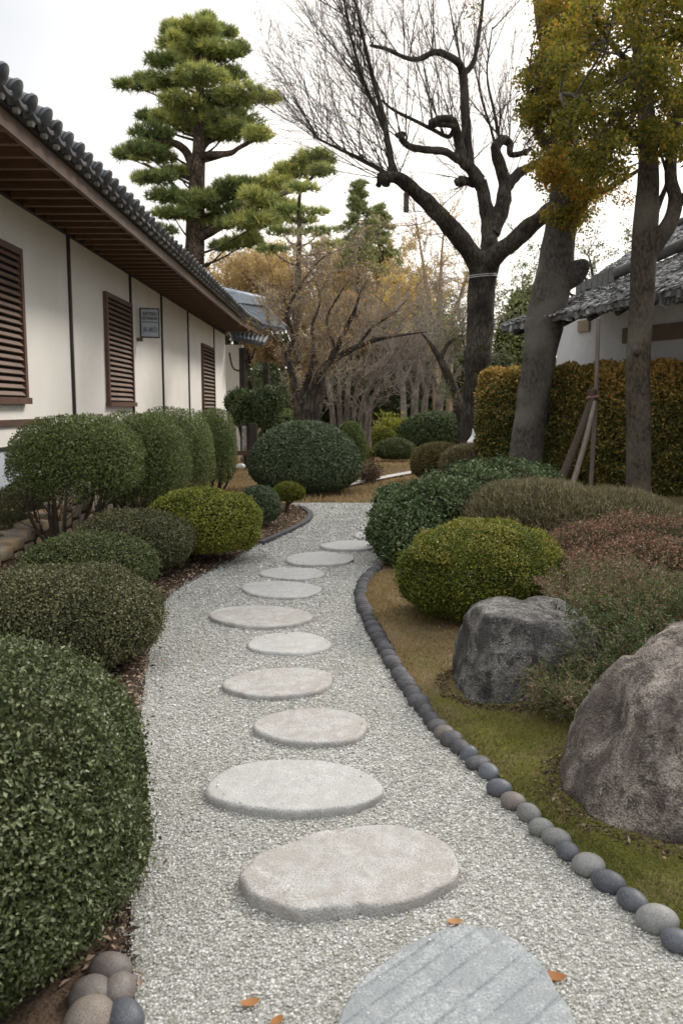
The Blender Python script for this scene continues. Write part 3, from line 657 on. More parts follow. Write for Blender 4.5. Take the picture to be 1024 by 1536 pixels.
# ------------------------------------------------------------------ boulders
def boulder(name, c, rx, ry, h, p, mat, label, lean=(0, 0), taper=.0, sub=6, seed=0, zg=0., flat_top=None, amp=1.0, facets=()):
    V, F = ico(sub); hz = h
    d = V.copy(); zc = .06
    rz = np.where(d[:, 2] > 0, h * (1 - zc), h * zc + .10)
    r_ = (np.abs(d[:, 0]) ** p + np.abs(d[:, 1]) ** p + np.abs(d[:, 2]) ** p) ** (-1 / p)
    P = d * r_[:, None] * np.stack([np.full(len(d), rx), np.full(len(d), ry), rz], -1)
    t = np.clip(P[:, 2] / (h * (1 - zc)), -.4, 1)
    P[:, 0] *= 1 - taper * t; P[:, 1] *= 1 - taper * t
    P[:, 0] += lean[0] * t; P[:, 1] += lean[1] * t
    for fx, fy, fz, fd in facets:
        nf = unit(np.array([fx, fy, fz], float)); q_ = P @ nf - fd; P = P - np.maximum(q_, 0)[:, None] * nf * .88
    n3 = np.array([mnoise.fractal(Vector(q * 2.3 + seed), 1.0, 2.0, 5) for q in P])
    rd = np.array([abs(mnoise.noise(Vector((q[0] * 5 + seed, q[1] * 5, q[2] * 1.6)))) for q in P])
    fi = np.array([mnoise.fractal(Vector(q * 16 + seed), 1.0, 2.1, 4) for q in P])
    P = P + unit(P) * ((.042 * n3 - .030 * rd + .011 * fi) * amp)[:, None]
    pit = np.array([max(0, mnoise.noise(Vector(q * 7 + 3.3 + seed)) - .12) for q in P]); P = P - unit(P) * (pit * .07 * sst(0.05, .3, P[:, 2]))[:, None]
    if flat_top is not None:
        zt = flat_top; o_ = P[:, 2] > zt; P[o_, 2] = zt + (P[o_, 2] - zt) * .25
    mb = MB(); P = P + np.array([c[0], c[1], zg + h * zc]); mb.add(P, F, .5, 0, True)
    return mb.build(name, mat, label=label, cat="boulder", loc=(c[0], c[1], zg))
cA = at(770, 1048, .08)
boulder("boulder", (0.955, cA[1] + .32), .375, .35, .47, 4.4, M['boulder'], "flat-topped dark grey boulder in front of the golden green shrub", lean=(.015, .04), taper=.13, seed=3.1, zg=.04, flat_top=.40, amp=.9, facets=((-.25, -1, .18, .30), (-1, -.25, .22, .34), (.8, -.8, .2, .37), (.06, -.12, 1, .405), (-.7, -.7, .9, .475), (.9, .1, .7, .46)))
boulder("boulder", (1.36, 3.08), .49, .45, .64, 2.2, M['boulder_b'], "big rounded brown-grey boulder at the right edge of the photo", lean=(.06, .09), taper=.14, seed=8.4, zg=.03, amp=.8, facets=((-.8, -.55, .35, .45), (-.1, -1, .35, .42)))

def collar(cx, cy, rx, ry, n, label, seed):
    g = np.random.default_rng(seed); a = g.uniform(PI * .75, PI * 2.05, n); r_ = 1 + .16 * g.random(n) ** 1.5
    x = cx + rx * r_ * np.cos(a); y = cy + ry * r_ * np.sin(a); P = np.stack([x, y, MOSSZ(x, y) + .002], -1); mb = MB()
    leaves(mb, P, g.normal(size=(n, 3)) * [1, 1, .35], g.normal(size=(n, 3)) * .6 + [0, 0, 1], g.uniform(.012, .03, n), g.uniform(.006, .014, n), np.clip(.25 + g.normal(size=n) * .25, 0, 1))
    mb.build("leaf_litter", M['litter'], label=label, cat="leaf litter", kind='stuff')
collar(.955, cA[1] + .32, .40, .37, 1500, "dark crumbs of dead leaf round the flat boulder's foot", 91)
collar(1.36, 3.08, .52, .48, 1100, "dead leaf crumbs round the big boulder's foot", 92)
# ------------------------------------------------------------------ shrubs
def shape_r(d, rx, ry, rzu, rzl, p):
    rz = np.where(d[:, 2] > 0, rzu, rzl)
    return (np.abs(d[:, 0] / rx) ** p + np.abs(d[:, 1] / ry) ** p + np.abs(d[:, 2] / rz) ** p) ** (-1 / p)
def dome_fol(mb, c, rx, ry, h, zg, n, Lf, Wf, p=2.3, lump=.05, lsc=3.0, seed=0, core=.93, zc=.42, dmin=-.75, thick=.12, core_tint=.15, up=.0, tbias=0.0, tvar=.25, ntype='leaf', stick=.03, rot=0.0, thin=0.0):
    g = np.random.default_rng(seed + 77)
    def surf(d):
        q = d * shape_r(d, rx, ry, h * (1 - zc), h * zc, p)[:, None]
        q = q * (1 + lump * vnoise(q + seed * 1.7, lsc / max(rx, .2) , 50 + seed % 5) + .3 * lump * vnoise(q, 3 * lsc / max(rx, .2), 60))[:, None]
        return q
    cr, sr = math.cos(rot), math.sin(rot)
    def place(q): return np.stack([q[:, 0] * cr - q[:, 1] * sr + c[0], q[:, 0] * sr + q[:, 1] * cr + c[1], q[:, 2] + zg + h * zc], -1)
    u = g.uniform(dmin, 1, n); a = g.uniform(0, 2 * PI, n); s_ = np.sqrt(1 - u * u)
    d = np.stack([s_ * np.cos(a), s_ * np.sin(a), u], -1)
    d = unit(d * np.array([rx, ry, h * .5]))          # even cover for flat shapes
    q = surf(d); dep = 1 - thick * g.random(n) ** 1.6 + stick * (g.random(n) < .12) * g.random(n)
    nr = unit(q / np.array([rx, ry, h * .5]) ** 2); q = q * dep[:, None]
    P = place(q); nr = np.stack([nr[:, 0] * cr - nr[:, 1] * sr, nr[:, 0] * sr + nr[:, 1] * cr, nr[:, 2]], -1)
    k = P[:, 2] > zg + .004
    if thin: k &= g.random(len(P)) > thin * (1 - sst(zg + .05, zg + h * .55, P[:, 2]))
    P, nr = P[k], nr[k]; n = len(P)
    tint = np.clip(.5 + tbias + g.normal(size=n) * tvar, 0, 1)
    if ntype == 'leaf':
        ax = unit(g.normal(size=(n, 3)) + nr * .75 + np.array([0, 0, up])); nn = unit(nr + g.normal(size=(n, 3)) * .65 + np.array([0, 0, .25]))
        leaves(mb, P - ax * Lf * .4, ax, nn, Lf * g.uniform(.6, 1.25, n), Wf * g.uniform(.7, 1.2, n), tint)
    else:
        ax = unit(nr + g.normal(size=(n, 3)) * .55 + np.array([0, 0, .5 + up]))
        needles(mb, P - ax * Lf * .5, ax, Lf * g.uniform(.6, 1.3, n), Wf * g.uniform(.7, 1.3, n), tint, g=g)
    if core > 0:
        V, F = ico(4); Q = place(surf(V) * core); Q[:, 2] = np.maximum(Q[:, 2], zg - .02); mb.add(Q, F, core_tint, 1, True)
def px_dome(x0, x1, yt, yb, zb=None, ratio=.95):
    """ellipsoid whose outline fits the box x0..x1, yt..yb when its foot stands on the ground"""
    xc = (x0 + x1) / 2; z = .05
    for _ in range(4):
        f = at(xc, yb, z); ry = (x1 - x0) / 2 / FPX * f[1] * ratio
        Yc = f[1] + ry * .8; rx = (x1 - x0) / 2 / FPX * (Yc * CP + (CAM_H - .3) * SP)
        cx = (xc - 512) / FPX * (Yc * CP + (CAM_H - .3) * SP); z = gz(cx, Yc) if zb is None else zb
    top = atY(xc, yt, Yc)[2]
    return (cx, Yc), rx, rx * ratio, max(top - z, .1), z
def dome(box, mat, label, n, Lf, Wf, name="clipped_shrub", group=None, extra=None, ratio=.95, zb=None, **kw):
    c, rx, ry, h, z = px_dome(*box, zb=zb, ratio=ratio)
    mb = MB(); dome_fol(mb, c, rx, ry, h, z - .02, n, Lf, Wf, **kw)
    if extra:
        for ex in extra: ex(mb, c, rx, ry, h, z)
    return mb.build(name, M[mat], label=label, cat="shrub", group=group, loc=(c[0], c[1], z))
GL = "clipped shrubs left of the path"
# near shrub at the left edge
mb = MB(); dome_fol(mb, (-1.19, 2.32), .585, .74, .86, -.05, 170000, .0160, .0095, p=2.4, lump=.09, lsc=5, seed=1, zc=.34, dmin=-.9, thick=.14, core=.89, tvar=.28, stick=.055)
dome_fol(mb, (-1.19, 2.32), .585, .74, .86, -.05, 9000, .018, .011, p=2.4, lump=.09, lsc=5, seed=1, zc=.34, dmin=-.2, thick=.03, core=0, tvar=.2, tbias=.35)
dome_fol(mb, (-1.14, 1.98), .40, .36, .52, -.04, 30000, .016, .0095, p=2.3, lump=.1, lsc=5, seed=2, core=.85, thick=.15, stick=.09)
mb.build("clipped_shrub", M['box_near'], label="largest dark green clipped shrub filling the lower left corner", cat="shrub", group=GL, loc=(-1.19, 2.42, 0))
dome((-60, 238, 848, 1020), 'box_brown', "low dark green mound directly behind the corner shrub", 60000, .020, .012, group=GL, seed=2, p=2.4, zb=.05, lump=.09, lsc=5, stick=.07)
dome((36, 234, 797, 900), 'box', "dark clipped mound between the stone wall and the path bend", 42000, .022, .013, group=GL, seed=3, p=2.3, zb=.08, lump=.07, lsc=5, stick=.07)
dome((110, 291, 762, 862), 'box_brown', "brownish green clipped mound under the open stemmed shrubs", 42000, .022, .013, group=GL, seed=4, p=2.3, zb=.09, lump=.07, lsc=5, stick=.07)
def lobes(mb, c, rx, ry, h, z):
    dome_fol(mb, (c[0] + rx * .55, c[1] + .05), rx * .55, ry * .7, h * .86, z, 12000, .03, .015, seed=21, lump=.12, lsc=5, tbias=.08)
    dome_fol(mb, (c[0] - rx * .3, c[1] - ry * .35), rx * .6, ry * .55, h * .8, z, 12000, .03, .015, seed=22, lump=.12, lsc=5)
dome((228, 384, 728, 836), 'lime', "lumpy bright yellow-green clipped shrub left of the path", 30000, .03, .015, group=GL, seed=5, lump=.14, lsc=5, extra=[lobes], zb=.12, tbias=.05)
dome((356, 421, 726, 786), 'dome', "small grey-green ball beside the bright yellow-green shrub", 14000, .026, .015, group=GL, seed=6, zb=.09)
# tiny topiary with a stem
pT = at(432, 765, .07); T_ = thing("topiary_shrub", (pT[0], pT[1], .06), "tiny yellow-gold topiary on a bare stem at the bed's tip", "shrub")
mb = MB(); dome_fol(mb, (pT[0], pT[1] + .05), .225, .2, .27, .19, 9000, .035, .010, seed=7, lump=.12, zc=.4, tbias=.15, ntype='needle'); mb.build("foliage", M['gold'], T_)
mb = MB(); mb.tube(spline([(pT[0] - .03, pT[1], .03), (pT[0] - .01, pT[1], .13), (pT[0] + .0, pT[1], .24)], 8), np.linspace(.032, .02, 8), 8, rough=.2)
mb.tube(spline([(pT[0] - .01, pT[1], .14), (pT[0] + .07, pT[1], .2), (pT[0] + .12, pT[1], .28)], 6), np.linspace(.016, .01, 6), 6); mb.build("stem", M['stem'], T_)
# edging at the tip of the left bed
ep = spline([at(*p) for p in [(392, 818), (440, 796), (460, 784), (465, 773), (452, 763)]], 40); mb = MB()
for k in range(39):
    t_ = unit(ep[k + 1] - ep[k]); n_ = np.array([-t_[1], t_[0], 0]); q = (ep[k] + ep[k + 1]) / 2
    mb.obox((q[0], q[1], .02), t_ * np.linalg.norm(ep[k + 1] - ep[k]) * .5, n_ * .035, (0, 0, .028))
mb.build("bed_edging", M['cob_dark'], label="thin dark curved edging round the tip of the left bed", cat="edging")

# open-stemmed cloud shrubs in a row by the house
def cloud_shrub(base, fc, rx, ry, h, label, n, nst=9, seed=0, sparse=0.0, p=2.4, spread=.6):
    g = np.random.default_rng(seed + 400); z0 = gz(*base)
    root = thing("stemmed_shrub", (base[0], base[1], z0), label, "shrub", "open-stemmed shrubs in front of the white wall")
    mb = MB(); zg = fc[2] - h / 2
    dome_fol(mb, fc[:2], rx, ry, h, zg, n, .03, .017, p=p, lump=.10, lsc=4, seed=seed, core=0, thick=.30, zc=.45, dmin=-.9, tvar=.25, thin=.8 if sparse > .5 else .45)
    # dense inside of upper part: twig leaves rather than a solid core
    m2 = int(n * .55); q = g.normal(size=(m2, 3)); q = unit(q) * (g.random((m2, 1)) ** .4) * .86
    q = q[(q[:, 2] > -.15) | (g.random(len(q)) > max(sparse, .45))]
    P = np.stack([fc[0] + q[:, 0] * rx, fc[1] + q[:, 1] * ry, fc[2] + q[:, 2] * h * .5], -1); m2 = len(P)
    leaves(mb, P, g.normal(size=(m2, 3)), g.normal(size=(m2, 3)) + [0, 0, .6], .034, .019, np.clip(.4 + g.normal(size=m2) * .22, 0, 1))
    mb.build("foliage", M['cloud'], root)
    a = np.linspace(0, 2 * PI, nst, endpoint=False) + g.normal(size=nst) * .3; rr = g.uniform(.25, .8, nst)
    for k in range(nst):
        tip = np.array([fc[0] + rx * rr[k] * math.cos(a[k]), fc[1] + ry * rr[k] * math.sin(a[k]), fc[2] + h * g.uniform(-.15, .25)])
        b = np.array([base[0] + .10 * math.cos(a[k]), base[1] + .10 * math.sin(a[k]), z0 - .03])
        mid = b * .5 + tip * .5 + np.array([.09 * math.cos(a[k]), .09 * math.sin(a[k]), -.06]) + g.normal(size=3) * .03
        mb = MB(); mb.tube(spline([b, mid, tip], 12), np.linspace(.021, .007, 12) * g.uniform(.8, 1.3), 7, rough=.15)
        Pp = spline([b, mid, tip], 8)[None]; Rr = np.linspace(.016, .006, 8)[None]
        tubes(mb, *sprout(Pp, Rr, 9, (20, 45), (.25, .5), .55, 5, .35, g=g), 4)
        mb.build("stem", M['stem'], root)
sh1 = atY(108, 676, 8.2)
cloud_shrub((-2.72, 8.2), (sh1[0] + .02, 8.25, 1.00), .66, .55, .88, "widest open shrub with thin bare stems above the stone wall, nearest of the four", 26000, 11, 31, sparse=.6)
cloud_shrub((-2.45, 9.9), (-2.38, 9.9, .90), .56, .5, 1.12, "open shrub second in the row by the white wall, bare stems below", 22000, 9, 32, sparse=.3, p=2.8)
cloud_shrub((-2.42, 11.9), (-2.36, 11.9, .86), .54, .5, 1.26, "taller rounded open shrub third in the row by the white wall", 22000, 8, 33, p=2.9)
cloud_shrub((-2.2, 14.4), (-2.17, 14.4, .85), .36, .42, 1.26, "narrow squarish shrub at the far end of the wall row", 17000, 7, 34, p=3.4)

# right-hand shrubs
GR = "shrubs right of the path"
mb = MB()
for k, (cx, cy, rx, ry, h) in enumerate([(.62, 7.95, .36, .42, .60), (.95, 8.2, .5, .5, .78), (1.35, 8.9, .6, .6, .85), (1.85, 9.7, .62, .6, .87), (.68, 8.6, .36, .5, .7), (2.3, 10.3, .5, .5, .78)]):
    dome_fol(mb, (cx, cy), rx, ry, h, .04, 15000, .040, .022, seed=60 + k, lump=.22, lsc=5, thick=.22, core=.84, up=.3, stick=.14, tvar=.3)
mb.build("spreading_shrub", M['camellia'], label="loose glossy dark green shrub leaning over the far gravel, right of the path", cat="shrub", group=GR, loc=(1.3, 8.9, .05))
dome((600, 846, 782, 944), 'gold', "golden green ball shrub behind the flat-topped boulder", 90000, .022, .009, group=GR, name="golden_shrub", seed=8, lump=.15, lsc=6, p=2.2, stick=.08, thick=.20, core=.86, zb=.06, tvar=.25,
     extra=[lambda mb, c, rx, ry, h, z: dome_fol(mb, (c[0], c[1]), rx * .97, ry * .97, h * .995, z, 13000, .022, .009, seed=8, dmin=.45, tbias=.33, core=0, lump=.15, lsc=6, stick=.05, thick=.05)])
mb = MB()
for k, (cx, cy, rx, ry, h) in enumerate([(1.85, 7.9, .75, .7, .74), (2.45, 7.9, .75, .7, .66), (2.95, 7.7, .6, .6, .50)]):
    dome_fol(mb, (cx, cy), rx, ry, h, .1, 30000, .06, .007, seed=70 + k, lump=.06, thick=.12, core=.92, ntype='needle', stick=.06, core_tint=.35)
mb.build("heather_mound", M['heather'], label="wide soft olive-tan heather mound in front of the hedge", cat="shrub", group=GR, loc=(2.4, 7.9, .1))
mb = MB()
for k, (cx, cy, rx, ry, h) in enumerate([(1.95, 6.4, .46, .45, .52), (2.4, 6.5, .55, .5, .60), (1.75, 5.85, .34, .35, .40), (2.2, 5.8, .5, .45, .50), (1.5, 5.6, .24, .3, .28)]):
    dome_fol(mb, (cx, cy), rx, ry, h, .1, 15000, .026, .012, seed=80 + k, lump=.20, lsc=5, thick=.3, core=.78, up=.3, stick=.15, tbias=.1)
g = np.random.default_rng(81)
st = np.stack([g.uniform(1.5, 2.7, 130), g.uniform(5.5, 6.6, 130), g.uniform(.35, .6, 130)], -1)
tw = grow(st, g.normal(size=(130, 3)) * .6 + [0, 0, 1], g.uniform(.1, .28, 130), np.full(130, .002), 5, g=g); tubes(mb, *tw, 3, 2); tubes(mb, *sprout(*tw, 4, g=g), 3, 2)
mb.build("russet_shrub", [M['russet'], M['core'], M['stem']], label="reddish brown small-leaved shrub at the right edge behind the big boulder", cat="shrub", group=GR, loc=(2.1, 6.1, .1))
def weedy(c, rx, ry, h, label, n, seed, mat='weed', twn=90, tb=0.0, name="wild_undergrowth"):
    g = np.random.default_rng(seed); mb = MB(); z = gz(*c) + .03
    m_ = twn; a = g.uniform(0, 2 * PI, m_); r_ = np.sqrt(g.random(m_))
    st = np.stack([c[0] + rx * .6 * r_ * np.cos(a), c[1] + ry * .6 * r_ * np.sin(a), np.full(m_, z - .02)], -1)
    dr = np.stack([np.cos(a) * r_ * .8, np.sin(a) * r_ * .8, np.ones(m_)], -1)
    A = grow(st, dr, g.uniform(.6, 1.15, m_) * h * 1.1, np.full(m_, .0035), 6, (0, 0, -.1), .15, g); tubes(mb, *A, 3, 1)
    B = sprout(*A, 6, (25, 60), (.3, .55), .6, 5, .3, (0, 0, .1), .15, .0012, g); tubes(mb, *B, 3, 1)
    C = sprout(*B, 3, (25, 60), (.3, .6), .7, 4, .3, (0, 0, .1), .15, .001, g); tubes(mb, *C, 3, 1)
    P = np.concatenate([A[0][:, 3:].reshape(-1, 3), B[0][:, 1:].reshape(-1, 3), C[0].reshape(-1, 3)]); P = P[g.integers(0, len(P), n)] + g.normal(size=(n, 3)) * .012
    clump = vnoise(P, 5, 90 + seed % 4)
    leaves(mb, P, g.normal(size=(n, 3)) + [0, 0, .5], g.normal(size=(n, 3)) + [0, 0, 1], g.uniform(.012, .03, n), g.uniform(.006, .012, n), np.clip(.4 + tb + .5 * clump + g.normal(size=n) * .2, 0, 1))
    return mb.build(name, [M[mat], M['twig_tan']], label=label, cat="plant", group="wild undergrowth between the boulders", loc=(c[0], c[1], z))
weedy((1.66, 4.60), .42, .40, .36, "green and brown weedy growth beside the flat boulder's right flank", 13000, 101)
weedy((1.17, 3.80), .30, .24, .20, "brownish twiggy weeds at the foot of the flat boulder", 7000, 102, tb=.12, twn=160)
weedy((1.42, 4.10), .32, .30, .34, "dark green leafy weeds between the two boulders", 10000, 103, tb=-.2)
weedy((1.75, 4.6), .5, .42, .36, "tangled reddish twigs and weeds behind the big boulder", 13000, 104, tb=.2)
weedy((1.72, 5.2), .45, .35, .32, "dry tangled stems below the russet shrub", 11000, 105, tb=.3)
weedy((1.36, 3.55), .2, .25, .16, "low grassy weeds touching the big boulder's left flank", 5000, 106, tb=-.1)

mb = MB(); q = atY(895, 748, 9.6); dome_fol(mb, (q[0], 9.7), .48, .35, q[2] - .08, .08, 9000, .03, .010, seed=120, p=2.1, ntype='needle', lump=.08, tbias=.1)
mb.build("low_mound", M['lime'], label="low bright green mound between heather and the slender trunk", cat="shrub", group=GR, loc=(q[0], 9.7, .08))
# background shrubs
GBk = "clipped shrubs around the back lawn"
dome((374, 541, 629, 745), 'dome', "big dark green clipped dome at the end of the path", 60000, .045, .026, group=GBk, seed=11, p=2.1, lump=.02, zb=0, zc=.36, tbias=.1)
def bdome(px0, px1, yt, Y, mat, label, n, seed, zb=0.05, p=2.2, Lf=.06, Wf=.035, ry=None, lump=.05, yb=None, **kw):
    c = atY((px0 + px1) / 2, yt, Y); rx = (px1 - px0) / 2 / FPX * Y; ry = ry or rx * .9
    mb = MB(); dome_fol(mb, (c[0], Y), rx, ry, c[2] - zb, zb, n, Lf, Wf, seed=seed, p=p, lump=lump, **kw)
    return mb.build("clipped_shrub", M[mat], label=label, cat="shrub", group=GBk, loc=(c[0], Y, zb))
bdome(500, 549, 633, 20, 'cloud', "grey-green ball half hidden behind the big dome's right side", 14000, 12)
bdome(549, 597, 640, 27, 'lime', "small yellow-green cushion shrub in the back lawn", 9000, 13)
bdome(560, 625, 657, 23.5, 'box', "low flat very dark mound between the lawn and yellow-green cushion", 14000, 14, lump=.03, p=2.0)
bdome(586, 648, 626, 30, 'cloud', "pale green shrub just left of and behind the broad far mound", 9000, 16)
bdome(598, 708, 616, 26, 'camellia', "broad dark green mound beneath the bare trees at the back", 22000, 15, Lf=.07)
bdome(616, 700, 664, 17.2, 'olive', "olive mound with green rim in front of the bare tree", 18000, 17, p=2.6, Lf=.05, Wf=.02)
bdome(660, 760, 665, 16.0, 'heather', "brown tufted mound at the foot of the hedge's end", 18000, 18, p=2.4, Lf=.07, Wf=.012, ntype='needle', ry=.6)
def twiggy_small(px, py, hpx, mat, label, seed):
    p = at(px, py, .03); h = hpx / FPX * p[1]; g = np.random.default_rng(seed); mb = MB()
    dr = g.normal(size=(60, 3)) * [.5, .5, .1] + [0, 0, 1]
    A = grow(np.tile(p, (60, 1)) + g.normal(size=(60, 3)) * [.08, .08, 0], dr, g.uniform(.6, 1.05, 60) * h, np.full(60, .008), 5, g=g); tubes(mb, *A, 3, 1)
    B = sprout(*A, 5, g=g); tubes(mb, *B, 3, 1)
    P = B[0].reshape(-1, 3); n = 2600; P = P[g.integers(0, len(P), n)] + g.normal(size=(n, 3)) * .02
    leaves(mb, P, g.normal(size=(n, 3)), g.normal(size=(n, 3)) + [0, 0, 1], .045, .025, np.clip(.5 + .25 * g.normal(size=n), 0, 1))
    mb.build("small_shrub", [M[mat], M['twig_plum']], label=label, cat="shrub", loc=tuple(p))
twiggy_small(552, 724, 34, 'russet', "little reddish brown twiggy shrub on the golden lawn edge", 141)
twiggy_small(548, 692, 26, 'gold', "small yellowish shrub behind the big clipped dome", 142)

# broad-leaved shrub by the house corner
def bush_open(c, rx, ry, z0, z1, label, n, seed, mat='camellia', Lf=.08, Wf=.045, trunk=True, name="broadleaf_shrub"):
    g = np.random.default_rng(seed); zb = gz(*c); root = thing(name, (c[0], c[1], zb), label, "shrub")
    mb = MB(); h = z1 - z0
    for k in range(9):
        a = g.uniform(0, 2 * PI); r_ = g.uniform(.2, .62); zz = g.uniform(.0, .55)
        dome_fol(mb, (c[0] + rx * r_ * math.cos(a), c[1] + ry * r_ * math.sin(a)), rx * .5, ry * .5, h * .45, z0 + h * zz, n // 9, Lf, Wf, seed=seed + k, lump=.25, lsc=4, thick=.35, core=.7, stick=.2, up=.2)
    mb.build("foliage", M[mat], root); mb = MB()
    for k in range(4):
        a = k * 1.6; mb.tube(spline([(c[0] + .05 * math.cos(a), c[1] + .05 * math.sin(a), zb - .03), (c[0] + .15 * math.cos(a), c[1] + .15 * math.sin(a), z0), (c[0] + rx * .4 * math.cos(a), c[1] + ry * .4 * math.sin(a), z0 + h * .5)], 10), np.linspace(.06, .025, 10), 7, rough=.2)
    mb.build("trunk", M['stem'], root)
cb = atY(372, 620, 20.5)
bush_open((cb[0], 20.5), .82, .7, .75, 2.2, "dark broad-leaved shrub at the house's far corner", 16000, 150)
cb = atY(420, 645, 22)
bush_open((cb[0], 22), .6, .6, .3, 1.5, "yellowish olive bush between the corner shrub and the plum trunks", 9000, 170, mat='cloud')

# ------------------------------------------------------------------ hedge on the right
def hedge():
    g = np.random.default_rng(11); A = np.array([2.50, 15.5]); dv = unit(np.array([.69, -.72])); nv = np.array([dv[1], -dv[0]]) * -1  # away from viewer
    if nv[1] < 0: nv = -nv
    Lh, D, H, zb = 7.5, 1.0, 2.12, .05
    N = 105000; mb = MB()
    t = g.random(N); s = g.random(N) * Lh
    # cross-section perimeter: front (H), top (D), back skipped mostly, plus the left end
    face = g.choice(3, N, p=[.60, .28, .12])
    dd = np.where(face == 0, 0, np.where(face == 1, t * D, t * D)); zz = np.where(face == 1, H, g.random(N) * H); ss = np.where(face == 2, 0, s)
    rnd = .14
    nx = np.zeros((N, 3)); fr = face == 0; nx[fr] = [-nv[0], -nv[1], 0]; nx[face == 1] = [0, 0, 1]; nx[face == 2] = [-dv[0], -dv[1], 0]
    # round off the shoulders
    sh = np.clip((zz - (H - rnd)) / rnd, 0, 1); dd = np.where(fr, dd + rnd * (1 - np.sqrt(1 - sh ** 2)), dd)
    sh2 = np.clip((rnd - dd) / rnd, 0, 1); zz = np.where(face == 1, zz - rnd * (1 - np.sqrt(1 - sh2 ** 2)) , zz)
    sh3 = np.clip((rnd - ss) / rnd, 0, 1) ; dd = np.where(fr, dd + rnd * (1 - np.sqrt(1 - sh3 ** 2)), dd); zz = np.where(face == 1, zz - rnd * (1 - np.sqrt(1 - sh3 ** 2)), zz)
    ss = np.where(face == 2, ss + rnd * (1 - np.sqrt(1 - np.clip((zz - (H - rnd)) / rnd, 0, 1) ** 2)), ss)
    P = np.stack([A[0] + dv[0] * ss + nv[0] * dd, A[1] + dv[1] * ss + nv[1] * dd, zb + zz], -1)
    nz_ = vnoise(P, 1.6, 71); P += nx * (.07 * nz_ + .07 * vnoise(P, 5, 72) + .09 * vnoise(P, 14, 73) - .15 * g.random(N) ** 1.4)[:, None]
    hfr = zz / H
    tint = np.clip(.08 + .52 * hfr ** 3 + .30 * nz_ + g.normal(size=N) * .26, 0, 1)
    ax = unit(g.normal(size=(N, 3)) + nx * .7 + [0, 0, .4]); nn = unit(nx + g.normal(size=(N, 3)) * .7 + [0, 0, .3])
    leaves(mb, P, ax, nn, g.uniform(.04, .085, N), g.uniform(.022, .042, N), tint)
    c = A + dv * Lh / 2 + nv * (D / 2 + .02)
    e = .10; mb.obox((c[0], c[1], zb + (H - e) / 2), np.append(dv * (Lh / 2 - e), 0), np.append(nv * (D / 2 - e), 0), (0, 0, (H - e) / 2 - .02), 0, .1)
    mb.build("hedge", M['hedge'], label="tall box-cut hedge, green below and bronze on top, in front of the right house", cat="hedge", loc=(A[0], A[1], 0))
hedge()

# ------------------------------------------------------------------ left house
HX, EX = -3.7, -2.66
HOUSE = thing("house", (HX, 15, 0), "long white-plastered house with brown louvred windows and dark tiled eaves", "house")
mb = MB(); mb.box((HX - .25, 3.0, .2), (HX, 27.2, 3.95)); mb.box((HX - 5, 26.95, .2), (HX - .251, 27.2, 3.95)); mb.build("wall", M['plaster'], HOUSE)
mb = MB(); mb.box((HX - .004, 3.0, 3.80), (HX + .05, 27.2, 4.16)); mb.build("wall_beam", M['wood_dark'], HOUSE)
mb = MB(); mb.box((HX - .02, 3.0, 1.30), (HX + .035, 10.6, 1.37)); mb.build("sill_rail", M['wood_brown'], HOUSE)
mb = MB(); mb.box((HX - .02, 3.0, .50), (HX + .07, 12.0, 1.04)); mb.box((HX - .02, 3.0, 1.043), (HX + .085, 12.0, 1.075), 1); mb.build("skirting_panel", [M['panel'], M['void']], HOUSE)
for y in (11.7, 15.05, 17.6, 20.6, 24.75):
    mb = MB(); mb.box((HX - .01, y - .035, .3), (HX + .03, y + .035, 3.798)); mb.build("batten", M['wood_dark'], HOUSE)
def louvre_window(y0, y1, z0, z1, nsl):
    mb = MB(); X0 = HX - .02; fw = .075
    mb.box((X0, y0, z0), (HX + .06, y0 + fw, z1)); mb.box((X0, y1 - fw, z0), (HX + .06, y1, z1))
    mb.box((X0, y0 + fw, z1 - fw), (HX + .058, y1 - fw, z1)); mb.box((X0, y0 - .03, z0 - .075), (HX + .085, y1 + .03, z0 - .002))
    f = mb.build("window", M['wood_red'], HOUSE)
    mb = MB(); mb.box((HX - .01, y0 + fw, z0), (HX + .006, y1 - fw, z1 - fw)); mb.build("recess", M['void'], f); 
    mb = MB(); dz = (z1 - fw - z0) / nsl
    for k in range(nsl):
        zc = z0 + dz * (k + .5); mb.obox((HX + .030, (y0 + y1) / 2, zc), (.018, 0, -.022), (0, (y1 - y0) / 2 - fw + .001, 0), (.006, 0, .005), 0, .3 + .4 * random.random())
    lo = mb.build("louvre", M['wood_slat'], f)
    for ch in (lo,): ch.location = (0, 0, 0)
    for ch in f.children: ch.location = (0, 0, 0)
louvre_window(7.6, 9.9, 1.62, 3.30, 20)
louvre_window(13.35, 15.0, 1.60, 3.30, 20)
louvre_window(22.5, 24.6, .45, 3.2, 26)
